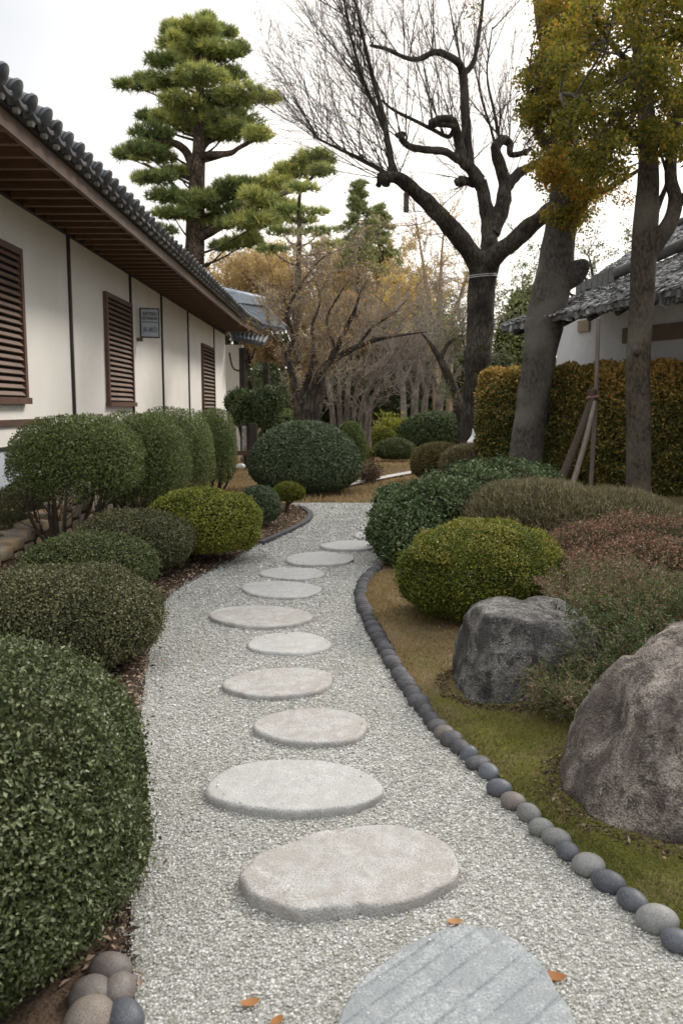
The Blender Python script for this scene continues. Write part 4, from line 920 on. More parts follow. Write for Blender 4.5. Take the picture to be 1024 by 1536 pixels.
# eaves: rafters, fascia, tiles
YE0, YE1 = 3.0, 27.6; SLO = .40
def eave_z(y): return 3.70 + .16 * sst(22.5, 27.6, y)
mb0 = MB(); mb0.obox((0, 0, 0), (.55, 0, 0), (0, .034, 0), (0, 0, .05))
r0 = mb0.build("rafter", M['wood_raft'], HOUSE)
ys = np.arange(YE0 + .2, YE1 - .1, .38)
for k, y in enumerate(ys):
    r = r0 if k == 0 else r0.copy()
    if k: COL.objects.link(r); r.parent = HOUSE
    r.location = Vector((EX - .585, y, 3.855 + .10 * float(sst(22.5, 27.6, y)))) - HOUSE.location
mb = MB(); yb = np.linspace(YE0, YE1, 60)
def strip(mb, prof, mat=0, ys_=yb):
    """extrude a closed x,z profile along y following the eave line"""
    n = len(prof); V = []
    for y in ys_:
        dz = float(eave_z(y)) - 3.70
        V += [(x, y, z + dz) for x, z in prof]
    F = []; m_ = len(ys_)
    for i in range(m_ - 1):
        for j in range(n): F.append((i * n + j, i * n + (j + 1) % n, (i + 1) * n + (j + 1) % n, (i + 1) * n + j))
    mb.add(V, F, .5, mat)
    for off, rev in ((0, True), ((m_ - 1) * n, False)):
        pass
strip(mb, [(EX - .03, 3.69), (EX + .015, 3.69), (EX + .015, 3.83), (EX - .03, 3.83)]); mb.build("fascia", M['wood_brown'], HOUSE)
mb = MB(); strip(mb, [(EX - .032, 3.912), (EX - 1.06, 3.912), (EX - 1.06, 3.935), (EX - .032, 3.935)]); mb.build("soffit_board", M['wood_brown'], HOUSE)
RFX = EX - 4.2
ROOF = MB(); strip(ROOF, [(EX + .05, 3.893), (RFX, 3.893 + (EX + .05 - RFX) * SLO), (RFX, 3.95 + (EX + .05 - RFX) * SLO), (EX + .05, 3.95)])
strip(ROOF, [(EX - .01, 3.835), (EX + .055, 3.835), (EX + .055, 3.892), (EX - .01, 3.892)])
pitch = .315
sl = unit(np.array([-1, 0, SLO]))
for k, y in enumerate(np.arange(YE0 + .1, YE1, pitch)):
    z = float(eave_z(y)) - 3.70; jit = random.uniform(-.012, .012); b = np.array([EX + .10 + jit, y, 3.945 + z])
    a = np.linspace(0, 2 * PI, 14, endpoint=False)
    for q in range(13):   # overlapping barrel tiles up the slope
        s0_, s1_ = b + sl * (.34 * q), b + sl * (.34 * (q + 1) + .01)
        P = np.array([s0_, s1_]); ROOF.tube(P, [.094, .086], 14, 0, .5, cap=(q == 0))
    # end disc with rim
    ROOF.tube([b + [.012, 0, 0], b - sl * .035], [.108, .106], 18, 0, .5)
    ROOF.tube([b - sl * .030 + [.0, 0, 0], b - sl * .05], [.075, .06], 14, 0, .5)
    # drooping pan tile lip between
    yc = y + pitch / 2; th = np.linspace(-.9, .9, 7)
    V = []; 
    for t_ in th:
        yy_ = yc + t_ * pitch * .5; zz_ = 3.965 + z - .06 * (1 - t_ ** 2)
        V += [(EX + .13, yy_, zz_), (EX + .13, yy_, zz_ - .05), (EX - .2, yy_, zz_ + .33 * SLO), (EX + .0, yy_, zz_ - .05)]
    F = []
    for i in range(6):
        o = i * 4; F += [(o, o + 4, o + 5, o + 1), (o + 2, o + 6, o + 4, o), (o + 1, o + 5, o + 7, o + 3)]
    ROOF.add(V, F, .5, 0, True)
    ROOF.tube([(EX + .06, yc - .02, 3.862 + z), (EX + .105, yc - .02, 3.852 + z)], [.036, .034], 12, 1, random.random())
roof = ROOF.build("roof", [M['tile'], M['disc']], HOUSE)
mb = MB(); strip(mb, [(RFX - .15, 5.55), (RFX + .15, 5.55), (RFX + .10, 5.95), (RFX - .10, 5.95)]); rg = mb.build("ridge", M['tile'], roof); rg.location = (0, 0, 0)
mb = MB(); strip(mb, [(RFX, 5.4), (RFX - 4, 3.9), (RFX - 4, 3.96), (RFX, 5.58)]); rg = mb.build("back_slope", M['tile'], roof); rg.location = (0, 0, 0)

# sign on the wall
SGN = thing("wall_sign", (-3.66, 15.45, 3.05), "framed pale notice sign with dark lettering on the white house wall", "sign")
cz, sn = math.cos(R(20)), math.sin(R(20)); ax_ = np.array([cz, sn, 0]); ay_ = np.array([-sn, cz, 0]); c_ = np.array([-3.66, 15.5, 3.03]) + ax_ * .19
mb = MB(); mb.obox(c_, ax_ * .175, ay_ * .03, (0, 0, .265)); mb.build("sign_frame", M['wood_dark'], SGN)
mb = MB(); mb.obox(c_ - ay_ * .032, ax_ * .152, ay_ * .004, (0, 0, .242)); mb.build("sign_face", M['signface'], SGN)
mb = MB(); mb.box((-3.705, 15.47, 2.70), (-3.60, 15.53, 2.764)); mb.build("bracket", M['rust'], SGN)
def text(body, size, x, z, mat, parent, xs=1.0):
    cu = bpy.data.curves.new("t", 'FONT'); cu.body = body; cu.size = size; cu.align_x = 'CENTER'; cu.extrude = .002; cu.offset = size * .018
    ob = bpy.data.objects.new("t", cu); me = bpy.data.meshes.new_from_object(ob)
    n = len(me.vertices); V = np.zeros(n * 3); me.vertices.foreach_get("co", V); V = V.reshape(-1, 3)
    P = c_ - ay_ * .039 + (V[:, 0:1] * xs + x) * ax_ + (V[:, 1:2] + z) * np.array([0, 0, 1]) - V[:, 2:3] * ay_
    me.vertices.foreach_set("co", P.astype(np.float32).ravel()); me.materials.append(mat); me.name = "lettering"
    bpy.data.objects.remove(ob); bpy.data.curves.remove(cu)
    o = bpy.data.objects.new("lettering", me); COL.objects.link(o); o.parent = parent; o.location = -Vector(parent.location); return o
text("INSTEREU", .078, 0, .135, M['signink'], SGN, .72); text("ESTVRHEAR", .078, 0, .055, M['signink'], SGN, .66)
text("(40-1MKO)", .13, 0, -.165, M['signblue'], SGN, .42)
mb = MB(); mb.obox(c_ - ay_ * .037 + np.array([0, 0, .015]), ax_ * .14, ay_ * .0015, (0, 0, .006)); mb.build("rule_line", M['signink'], SGN)

# retaining wall and the planted strip at the foot of the house
def rubble_wall():
    g = np.random.default_rng(12); mb = MB(); X0 = -3.1
    V, F = ico(3)
    def blk(c, s, t):
        P = np.sign(V) * np.abs(V) ** .35; P = P * (1 + .10 * vnoise(V + c, 1.8, 33))[:, None] * np.array(s) + np.array(c); mb.add(P, F, t, 0, True)
    y = 6.4
    while y < 13:
        wd_ = g.uniform(.26, .42); top = .27 + .138 * (y - 7.6)
        top = min(top, .55)
        blk((X0 - .06, y + wd_ / 2, top - .045), (.17, wd_ / 2 * 1.02, .06), g.random())
        z = top - .10
        while z > -.05:
            hh = g.uniform(.16, .24); blk((X0 - .03 + g.normal() * .01, y + wd_ / 2 + g.normal() * .02, z - hh / 2), (.13, wd_ / 2 * .98, hh / 2 * .97), g.random()); z -= hh
        y += wd_
    Yb = np.linspace(6.3, 13, 30); Vb = []
    for q in Yb:
        t_ = min(.27 + .138 * (q - 7.6), .55) - .03; Vb += [(X0 + .07, q, -.1), (X0 + .07, q, t_ - .03), (X0 - .2, q, t_)]
    Fb = []
    for i in range(29):
        o = i * 3; Fb += [(o, o + 1, o + 4, o + 3), (o + 1, o + 2, o + 5, o + 4)]
    mb.add(Vb, Fb, .2, 1)
    mb.build("stone_wall", [M['sandstone'], M['mulch']], label="low rubble stone retaining wall below the white house", cat="wall", loc=(X0, 8, 0))
rubble_wall()
def strip_plants():
    g = np.random.default_rng(13); n = 26000; mb = MB()
    y = g.uniform(6.2, 13.5, n); t = g.random(n); top = np.minimum(.27 + .138 * (y - 7.6), .55)
    x = -3.22 - .42 * t; z = top + t * .17 + .05 * vnoise(np.stack([x, y, x * 0], -1), 6, 34) - .02 + .03 * g.random(n)
    P = np.stack([x, y, z], -1); nn = unit(g.normal(size=(n, 3)) * .7 + [.6, -.2, .8])
    leaves(mb, P, g.normal(size=(n, 3)) + [.3, 0, .5], nn, g.uniform(.02, .045, n), g.uniform(.012, .022, n), np.clip(.3 + .6 * vnoise(P, 3, 35) + g.normal(size=n) * .2, 0, 1))
    Yb = np.linspace(6.2, 13.5, 30); tb = np.minimum(.27 + .138 * (Yb - 7.6), .55)
    V = np.stack([np.stack([Yb * 0 - 3.18, Yb, tb - .05], -1), np.stack([Yb * 0 - 3.69, Yb, tb + .13], -1)], 1).reshape(-1, 3)
    mb.add(V, [(2 * i, 2 * i + 2, 2 * i + 3, 2 * i + 1) for i in range(29)], .1, 1)
    mb.build("ground_cover", [M['box_brown'], M['mulch']], label="dark brownish ground cover strip between stone wall and white skirting", cat="ground cover", kind='stuff')
strip_plants()

# porch building beyond the house end
def porch():
    rt = thing("porch", (-2.9, 29, 0), "small blue-grey tiled porch roof on a post at the house's far end", "porch")
    A = atY(325, 448, 28.2); B = atY(394, 463, 29.6)
    d = unit(B - A); d[2] = 0; d = unit(d); nrm = np.array([d[1], -d[0], 0])
    ends = (A - d * .2, B)
    wv = .95; drop = .75
    mb = MB(); e0 = ends[0] + nrm * wv - [0, 0, drop]; e1 = ends[1] + nrm * wv - [0, 0, drop] + d * .2
    f0 = ends[0] - nrm * wv - [0, 0, drop]; f1 = ends[1] - nrm * wv - [0, 0, drop] + d * .35
    t_ = np.array([0, 0, .06])
    mb.add([ends[0], e0, e1, ends[1], ends[0] - t_, e0 - t_, e1 - t_, ends[1] - t_], [(0, 1, 2, 3), (7, 6, 5, 4), (1, 5, 6, 2), (2, 6, 7, 3), (0, 4, 5, 1)])
    mb.add([ends[0], f0, f1, ends[1], ends[0] - t_, f0 - t_, f1 - t_, ends[1] - t_], [(3, 2, 1, 0), (4, 5, 6, 7), (2, 6, 5, 1), (3, 7, 6, 2), (1, 5, 4, 0)])
    n = 13
    for k in range(n):
        f = (k + .5) / n
        for (a0, a1, b0, b1) in ((ends[0], ends[1], e0, e1), (ends[0], ends[1], f0, f1)):
            u_ = a0 * (1 - f) + a1 * f; v_ = b0 * (1 - f) + b1 * f; v_ = v_ + unit(v_ - u_) * .05
            mb.tube([u_ + [0, 0, .03], (u_ + v_) / 2 + [0, 0, .01], v_ + [0, 0, .03]], .06, 8)
    mb.tube([f1 + [0, 0, .06], ends[1] + d * .05 + [0, 0, .08]], .09, 8); mb.tube([e1 + [0, 0, .06], ends[1] + d * .05 + [0, 0, .08]], .09, 8)
    rf = mb.build("roof", M['tile_blue'], rt)
    mb = MB(); m_ = (ends[0] + ends[1]) / 2 + [0, 0, .14]; mb.obox(m_, d * np.linalg.norm(ends[1] - ends[0]) * .5, nrm * .14, (0, 0, .13)); mb.tube([ends[0] + [0, 0, .30], ends[1] + d * .06 + [0, 0, .30]], .13, 10)
    rg = mb.build("ridge", M['ridge_metal'], rf); rg.location = (0, 0, 0)
    mb = MB(); c = atY(350, 508, 27.6); c2 = atY(394, 516, 27.6)
    lo = np.array([c, c2, c2 + [.05, 1.2, .30], c + [-.3, 1.2, .35]]); mb.add(np.vstack([lo, lo - [0, 0, .07]]), BOXF)
    for k in range(9):
        f = k / 8; mb.tube([lo[0] * (1 - f) + lo[1] * f + [0, -.05, .03], lo[3] * (1 - f) + lo[2] * f + [0, 0, .03]], .055, 8)
    mb.build("lower_roof", M['tile_blue'], rt)
    px_ = atY(363, 520, 28.0); mb = MB(); mb.box((px_[0] - .09, 27.9, 0), (px_[0] + .09, 28.1, 3.45)); mb.build("post", M['wood_dark'], rt)
    mb = MB(); mb.tube(spline([(px_[0], 28, 3.0), (px_[0] + .3, 28, 3.1), (px_[0] + .42, 28, 3.45)], 8), .03, 6); mb.tube(spline([(px_[0], 28, 2.7), (px_[0] - .3, 28, 2.8), (px_[0] - .42, 28, 3.3)], 8), .03, 6); mb.build("bracket", M['wood_dark'], rt)
    mb = MB(); mb.box((-3.98, 28.6, 0), (-3.30, 28.8, 3.6)); mb.build("wall", M['plaster'], rt)
porch()
# low railing, pale stones
pr = atY(362, 660, 19.0)
RL = thing("low_railing", (pr[0], 19, .1), "low brown timber railing with pale uprights below the corner shrub", "railing")
mb = MB(); mb.box((pr[0] - .3, 18.95, .44), (pr[0] + .36, 19.05, .54)); mb.build("rail", M['wood_brown'], RL)
mb = MB(); mb.box((pr[0] + .2, 18.9, 0), (pr[0] + .36, 19.1, 1.15)); mb.build("post", M['wood_dark'], RL)
for dx in (-.2, .02):
    mb = MB(); mb.box((pr[0] + dx, 18.97, .545), (pr[0] + dx + .09, 19.03, 1.1)); mb.build("upright", M['disc'], RL)
for px, py, r_, lb in ((371, 690, 9, "tan blocky stone beside the low railing"), (361, 701, 6, "small white stone on dry grass by the low railing")):
    p = at(px, py, .08); cobble((p[0], p[1], .1), r_ / FPX * p[1] * 1.2, r_ / FPX * p[1], r_ / FPX * p[1] * .8, .4, M['cob_tan'] if r_ > 7 else M['white'], lb, None, name="garden_stone", seed=5)
p = at(572, 652, .2); p = atY(572, 640, 29)
boulder("stone_block", (p[0], 29), .55, .35, .75, 4.5, M['boulder'], "grey stone block behind the yellow-green cushion shrub", sub=4, seed=2.2, zg=0)
p = atY(582, 628, 30); g = np.random.default_rng(14); mb = MB(); n = 90
a = g.uniform(0, 2 * PI, n); el = g.uniform(.2, 1.3, n); ax = np.stack([np.cos(a) * np.cos(el), np.sin(a) * np.cos(el), np.sin(el)], -1)
P, Rr = grow(np.tile([p[0], 29.6, .75], (n, 1)), ax, g.uniform(.4, .75, n), np.full(n, .01), 5, (0, 0, -.5), .05, g); tubes(mb, P, Rr, 3)
for k in range(1, 5): leaves(mb, P[:, k], ax + g.normal(size=(n, 3)) * .5, g.normal(size=(n, 3)) + [0, 0, 1], .2, .05, np.clip(.7 + g.normal(size=n) * .2, 0, 1))
mb.tube([(p[0], 29.6, 0), (p[0], 29.6, .8)], .05, 6); mb.build("fern_plant", M['lime'], label="light green fern-like plant behind the stone block", cat="plant", loc=(p[0], 29.6, 0))

# ------------------------------------------------------------------ right house with bark-shingle roofs
def right_house():
    E0 = np.array([2.78, 14.4]); dv = np.array([.48, -.877]); nv = np.array([.877, .48]); rt = thing("cottage", (5, 13.5, 0), "white-walled cottage with shaggy grey shingle roof behind the hedge", "house")
    W = lambda t, o, z: np.array([E0[0] + dv[0] * t + nv[0] * o, E0[1] + dv[1] * t + nv[1] * o, z])
    ez = lambda t: 2.89 + .055 * np.clip(t, 0, 8)
    LEN = 8.5; OV = 2.0
    mb = MB(); c0, c1 = W(-.95, OV, 0), W(LEN, OV, 0); c3 = W(-.95, OV + 5, 0)
    mb.obox((W(-.95, OV + .1, 0) + W(LEN, OV + .1, 0)) / 2 + [0, 0, 1.7], (c1 - c0) / 2, np.append(nv * .1, 0), (0, 0, 1.7))
    mb.obox((W(-.85, OV + .2, 0) + W(-.85, OV + 5, 0)) / 2 + [0, 0, 1.4], np.append(nv * 2.39, 0), np.append(dv * .1, 0), (0, 0, 1.4)); mb.build("wall", M['plaster2'], rt)
    mb = MB(); mb.obox((W(.7, OV - .03, 0) + W(LEN, OV - .03, 0)) / 2 + [0, 0, 2.73], np.append(dv * (LEN - .7) / 2, 0), np.append(nv * .028, 0), (0, 0, .13)); mb.build("wall_beam", plain("taupe_beam_paint", (.22, .175, .13), .7), rt)
    mb = MB(); mb.obox((W(-.5, OV - .03, 0) + W(LEN, OV - .03, 0)) / 2 + [0, 0, 2.16], np.append(dv * (LEN + .5) / 2, 0), np.append(nv * .05, 0), (0, 0, .05)); mb.build("base_rail", M['rust'], rt)
    q = W(-.25, OV - .02, 2.98); mb = MB(); mb.obox(q, np.append(dv * .14, 0), np.append(nv * .02, 0), (0, 0, .10)); mb.build("wall_bracket", plain("tan_bracket_paint", (.38, .31, .23), .7), rt)
    def shingled(name, t0, t1, o0, o1, z0, z1, rows, seed, ragged=.05, sw=.058):
        g = np.random.default_rng(seed); mb = MB(); nT = 24
        ts = np.linspace(t0, t1, nT)
        V = []
        for t_ in ts: V += [W(t_, o0, z0(t_)), W(t_, o1, z1(t_)), W(t_, o0, z0(t_) - .10), W(t_, o1, z1(t_) - .10)]
        F = []
        for i in range(nT - 1):
            o = i * 4; F += [(o, o + 4, o + 5, o + 1), (o + 2, o + 3, o + 7, o + 6), (o, o + 2, o + 6, o + 4), (o + 1, o + 5, o + 7, o + 3)]
        F += [(0, 1, 3, 2), (4 * nT - 4, 4 * nT - 2, 4 * nT - 1, 4 * nT - 3)]
        mb.add(V, F, .25)
        for r_ in range(rows):
            t_ = t0 - .05
            while t_ < t1:
                w_ = sw * g.uniform(.5, 1.5); f = (r_ + g.normal() * .25) / rows; f = max(f, -.01); o = o0 + (o1 - o0) * f - (ragged * g.random() if r_ == 0 else 0)
                ln = (o1 - o0) / rows * g.uniform(1.4, 2.1); zc0 = z0(t_) + (z1(t_) - z0(t_)) * (o - o0) / (o1 - o0); sl_ = (z1(t_) - z0(t_)) / (o1 - o0)
                lift = .028 * g.uniform(.6, 1.6) ; sk = g.normal() * .025
                a = W(t_, o, zc0 + lift); b = W(t_ + w_, o + g.normal() * .012, zc0 + lift + g.normal() * .008)
                c = W(t_ + w_ + sk, o + ln, zc0 + sl_ * ln + .006); d = W(t_ + sk, o + ln, zc0 + sl_ * ln + .006)
                th = np.array([0, 0, .022]); mb.add([a, b, c, d, a - th, b - th], [(0, 1, 2, 3), (0, 4, 5, 1)], np.clip(.5 + g.normal() * .28, 0, 1))
                t_ += w_ * .97
        if ragged > .03:   # shaggy butt ends under the eave
            for t_ in np.arange(t0, t1, .03):
                hh = g.uniform(.03, .11) * (1.6 if t_ > 3 else 1); w_ = g.uniform(.02, .05); mb.obox(W(t_, o0 + g.uniform(.0, .12), z0(t_) - .03 - hh / 2), np.append(dv * w_, g.normal() * .01), np.append(nv * .03, 0), (g.normal() * .01, 0, hh / 2), 0, np.clip(.35 + g.normal() * .3, 0, 1))
        return mb.build(name, M['shingle'], rt)
    bz = lambda t: 3.59 + .16 * np.clip(t, -1, 8) + .012 * np.clip(t, 0, 8) ** 2
    shingled("lower_roof", -.15, LEN, 0, 1.95, ez, bz, 22, 20, ragged=.10)
    tz = lambda t: 4.75 + .17 * np.clip(t, -1, 8)
    up = shingled("upper_roof", -.25, LEN, 1.9, 3.7, lambda t: bz(t) + .14, tz, 24, 21, ragged=.02)
    mb = MB(); pts = [W(t_, 1.86, float(bz(t_)) + .10) for t_ in np.linspace(.6, LEN, 20)]; mb.tube(pts, .095, 10); mb.build("gutter_ridge", M['cob_grey'], rt)
    mb = MB()
    g = np.random.default_rng(22)
    for k in range(7): mb.obox(W(-.25 + k * .13, 1.88, float(bz(-.25 + k * .13)) + .09), np.append(dv * .06, 0), np.append(nv * .07, 0), (0, 0, g.uniform(.08, .14)))
    mb.build("ridge_blocks", M['cob_grey'], rt)
    mb = MB(); mb.tube([W(t_, 3.7, float(tz(t_)) + .03) for t_ in np.linspace(-.25, LEN, 20)], .10, 8); mb.build("ridge", M['cob_dark'], rt)
    mb = MB(); V = []
    for t_ in (-.15, LEN): V += [W(t_, 3.72, float(tz(t_))), W(t_, 8.4, 2.9), W(t_, 3.72, float(tz(t_)) - .1), W(t_, 8.4, 2.8)]
    mb.add(V, [(0, 4, 5, 1), (2, 3, 7, 6), (1, 5, 7, 3), (0, 1, 3, 2), (4, 6, 7, 5)]); mb.build("back_roof", M['shingle'], rt)
    for t_ in np.arange(.1, LEN, .55):
        mb = MB(); a = W(t_, .12, float(ez(t_)) - .15); b = W(t_, OV, float(ez(t_)) - .15 + (float(bz(t_)) - float(ez(t_))) * 1.0); mb.tube([a, b], .05, 7); mb.build("rafter", M['wood_dark'], rt)
right_house()

# timber prop with guy poles
PY = 11.9; PP = thing("tree_prop", (3.55, PY, .1), "thin upright timber pole braced by two leaning poles before the hedge", "prop")
def pole(a, b, r0_, r1_, name, mat='pole'):
    mb = MB(); mid = (np.asarray(a) + np.asarray(b)) / 2 + [.015, 0, 0]; mb.tube(spline([a, mid, b], 10), np.linspace(r0_, r1_, 10), 9, rough=.08); mb.build(name, M[mat], PP)
tp = atY(897, 478, PY); bt = atY(885, 735, PY); jn = atY(889, 600, PY)
pole(bt, tp, .033, .028, "upright_pole")
b1 = atY(838, 728, PY - .25); b2 = atY(858, 728, PY - .35)
pole(b1, jn + [-.03, -.04, .02], .065, .045, "leaning_pole", 'stem'); pole(b2, jn + [.0, -.08, -.02], .042, .035, "leaning_pole")
mb = MB(); mb.tube([jn + [-.11, -.06, .03], jn + [.06, -.06, .05]], .022, 7); mb.build("cross_peg", M['rust'], PP)
mb = MB(); mb.tube([jn + [-.02, -.02, -.06], jn + [-.03, -.02, .14]], .06, 8, rough=.3); mb.build("binding", M['wood_brown'], PP)

# ------------------------------------------------------------------ trees
def pts(pl, Y, dy=None):
    return np.array([atY(p[0], p[1], Y + (p[2] if len(p) > 2 else 0)) for p in pl])
def limb(mb, pl, Y, r0, r1, n=24, sides=12, rough=.12, mat=0, rad=None):
    P = spline(pts(pl, Y), n); rr = np.linspace(r0, r1, n) if rad is None else np.interp(np.linspace(0, 1, n), np.linspace(0, 1, len(rad)), rad)
    mb.tube(P, rr, sides, mat, .5, rough); return P, rr
def shoots_from(P, n, g, ln, r, bias, spread=.5, t0=0.0, npt=7):
    i = g.integers(int(len(P) * t0), len(P), n); d = unit(np.asarray(bias, float) + g.normal(size=(n, 3)) * spread)
    return grow(P[i], d, g.uniform(*ln, n), np.full(n, r) * g.uniform(.7, 1.2, n), npt, (0, 0, .12), .06, g)

# big pollarded bare tree
def bare_tree():
    g = np.random.default_rng(30); Y = 17.5; base = atY(713, 655, Y)
    rt = thing("bare_tree", (base[0], Y, .05), "big dark leafless pollarded tree with wire round its forked trunk", "tree")
    mb = MB(); k = Y / FPX
    limb(mb, [(716, 700), (714, 640), (716, 560), (720, 480), (722, 430), (727, 392)], Y, 0, 0, 60, 26, .10, rad=[24 * k, 21 * k, 19 * k, 20 * k, 20 * k, 22 * k])
    mb.build("trunk", M['bark_dark'], rt)
    tips = []
    def L_(pl, r0, r1, n=30):
        m2 = MB(); P, rr = limb(m2, pl, Y, r0 * k * .82, r1 * k * .72, n, 14, .22)
        if 5 <= r1 < 11:
            V_, F_i = ico(4)
            for q in range(4):
                o_ = P[-1] + g.normal(size=3) * r1 * k * .5; m2.add(o_ + V_ * min(r1, 7) * k * g.uniform(.55, .95) * (1 + .35 * vnoise(V_ + q, 2.5, 51) + .12 * vnoise(V_, 8, 52))[:, None], F_i, .5, 0, True)
        m2.build("limb", M['bark_dark'], rt); return P
    A = L_([(724, 412), (710, 388, -.1), (690, 358, -.3), (665, 328, -.5), (640, 303, -.6), (612, 278, -.8), (592, 265, -.9), (570, 268, -.9)], 19, 10)
    B = L_([(727, 405), (733, 375, .1), (733, 330, .2), (726, 298, .2), (720, 272, .2)], 17, 12)
    B2 = L_([(722, 280, .2), (708, 256, .1), (692, 238, 0), (686, 205, 0), (678, 182, -.2), (660, 178, -.4), (648, 185, -.5)], 12, 5)
    B3 = L_([(704, 252, .1), (700, 215, .2), (697, 170, .3), (695, 120, .4), (690, 98, .3), (672, 84, 0), (652, 78, -.2), (630, 88, -.4), (612, 88, -.6), (580, 74, -.8), (555, 68, -1)], 10, 2.5, 40)
    B4 = L_([(696, 110, .4), (710, 92, .5), (718, 50, .6), (724, 0, .7)], 5.5, 3)
    C = L_([(736, 350, .2), (752, 315, .3), (757, 280, .4), (750, 250, .4), (742, 225, .4), (752, 210, .5), (764, 216, .6), (766, 232, .5), (790, 228, .6)], 15, 5, 40)
    C2 = L_([(757, 285, .4), (775, 262, .6), (800, 248, .8), (822, 238, 1), (850, 225, 1.1)], 11, 6)
    D = L_([(722, 412), (740, 385, -.3), (770, 362, -.6), (800, 335, -.8), (828, 312, -1), (850, 298, -1.1)], 18, 13)
    E = L_([(690, 242, 0), (668, 228, -.3), (640, 225, -.5), (615, 220, -.7), (600, 208, -.8)], 7, 6)
    E2 = L_([(655, 186, -.4), (680, 190, -.2), (672, 205, -.1), (650, 195, -.3), (620, 180, -.5), (590, 165, -.7), (572, 150, -.8)], 5, 2)
    F_ = L_([(592, 265, -.9), (586, 240, -1), (580, 205, -1.1), (572, 165, -1.2), (560, 120, -1.3), (545, 60, -1.4), (535, 10, -1.5)], 7, 2)
    F2 = L_([(575, 258, -.9), (540, 238, -1), (505, 222, -1.2), (470, 205, -1.3)], 4, 1.5)
    F3 = L_([(577, 195, -1.1), (562, 160, -1.3), (548, 130, -1.5), (530, 70, -1.7), (515, 0, -1.9)], 4.5, 1.5)
    G = L_([(720, 262, .2), (712, 275, .3), (700, 272, .2), (690, 268, 0)], 9, 7, 12)
    H1 = L_([(745, 232, .4), (735, 190, .5), (722, 150, .6), (712, 100, .8)], 3, 1.2); H2 = L_([(750, 215, .5), (740, 165, .6), (730, 110, .8), (738, 40, .9)], 3.5, 1.2)
    tw = MB(); S_ = []
    def sh(P, n, ln, bias, spread=.35, r=.013, t0=0.0):
        S_.append(shoots_from(P, n, g, ln, r, bias, spread, t0))
    sh(F_, 24, (1.5, 3.4), (-.6, -.1, 1), .3, .012); sh(F2, 24, (1.2, 2.8), (-.6, -.1, .9), .35, .011); sh(F3, 22, (1.2, 2.8), (-.5, -.1, 1), .32, .011)
    sh(A[-8:], 14, (1.5, 3.4), (-.75, -.2, .7), .35, .012); sh(E, 10, (1.5, 3.2), (-.35, -.1, 1), .3); sh(E2, 10, (1.2, 2.8), (-.35, 0, 1), .3)
    sh(B3, 22, (1.0, 2.6), (-.15, 0, 1), .35); sh(B2, 10, (1.2, 2.6), (-.2, 0, 1), .35); sh(B4, 8, (.8, 2), (.1, 0, 1), .4)
    sh(C[18:], 12, (1.2, 2.8), (.05, 0, 1), .35); sh(H1, 8, (.8, 1.8), (.0, 0, 1), .4); sh(H2, 8, (.8, 1.8), (.1, 0, 1), .4); sh(C2, 6, (1, 2), (.2, 0, 1), .35)
    sh(A, 5, (.5, 1.2), (0, 0, 1), .6, .010); sh(D, 5, (.5, 1.2), (0, 0, 1), .6, .010); sh(G, 6, (.5, 1.2), (-.5, -.2, .1), .5, .010)
    P = np.concatenate([q[0] for q in S_]); Rr = np.concatenate([q[1] for q in S_]); tubes(tw, P, Rr, 4)
    T1 = sprout(P, Rr, 11, (18, 42), (.22, .5), .55, 6, .1, (0, 0, .15), .08, .0040, g); tubes(tw, *T1, 3)
    T2 = sprout(*T1, 5, (18, 42), (.25, .55), .7, 4, .15, (0, 0, .1), .09, .0032, g); tubes(tw, *T2, 3)
    tw.build("twigs", M['twig_dark'], rt)
    lf = MB(); q = P[g.integers(0, len(P), 120), g.integers(2, 7, 120)]; q = np.concatenate([q, atY(706, 20, Y + .5) + g.normal(size=(90, 3)) * .13]); n = len(q)
    leaves(lf, q, g.normal(size=(n, 3)), g.normal(size=(n, 3)), .06, .035, g.random(n)); lf.build("last_leaves", M['maple'], rt)
    # wire and hanging log
    c = atY(722, 416, Y); m2 = MB(); a = np.linspace(0, 2 * PI, 40)
    rr = 20 * k * 1.13; ring = np.stack([c[0] + rr * np.cos(a), c[1] + rr * np.sin(a), c[2] + .03 * np.sin(a + 1)], -1); m2.tube(ring, .008, 5, cap=False); ring[:, 2] += .035; m2.tube(ring, .007, 5, cap=False)
    m2.build("binding_wire", M['rope'], label="pale wire loops tied round the bare tree's trunk", cat="wire", loc=tuple(c))
    h = atY(609, 300, Y - .8); m2 = MB(); m2.tube([h + [0, 0, .14], h - [0, 0, .22]], [.05, .055], 10, rough=.1); m2.tube([h + [0, 0, .13], h + [-.02, 0, .36]], .01, 5)
    m2.build("hanging_log", M['bark_smooth'], label="short wooden log hanging from the bare tree's left limb", cat="log", loc=tuple(h))
bare_tree()

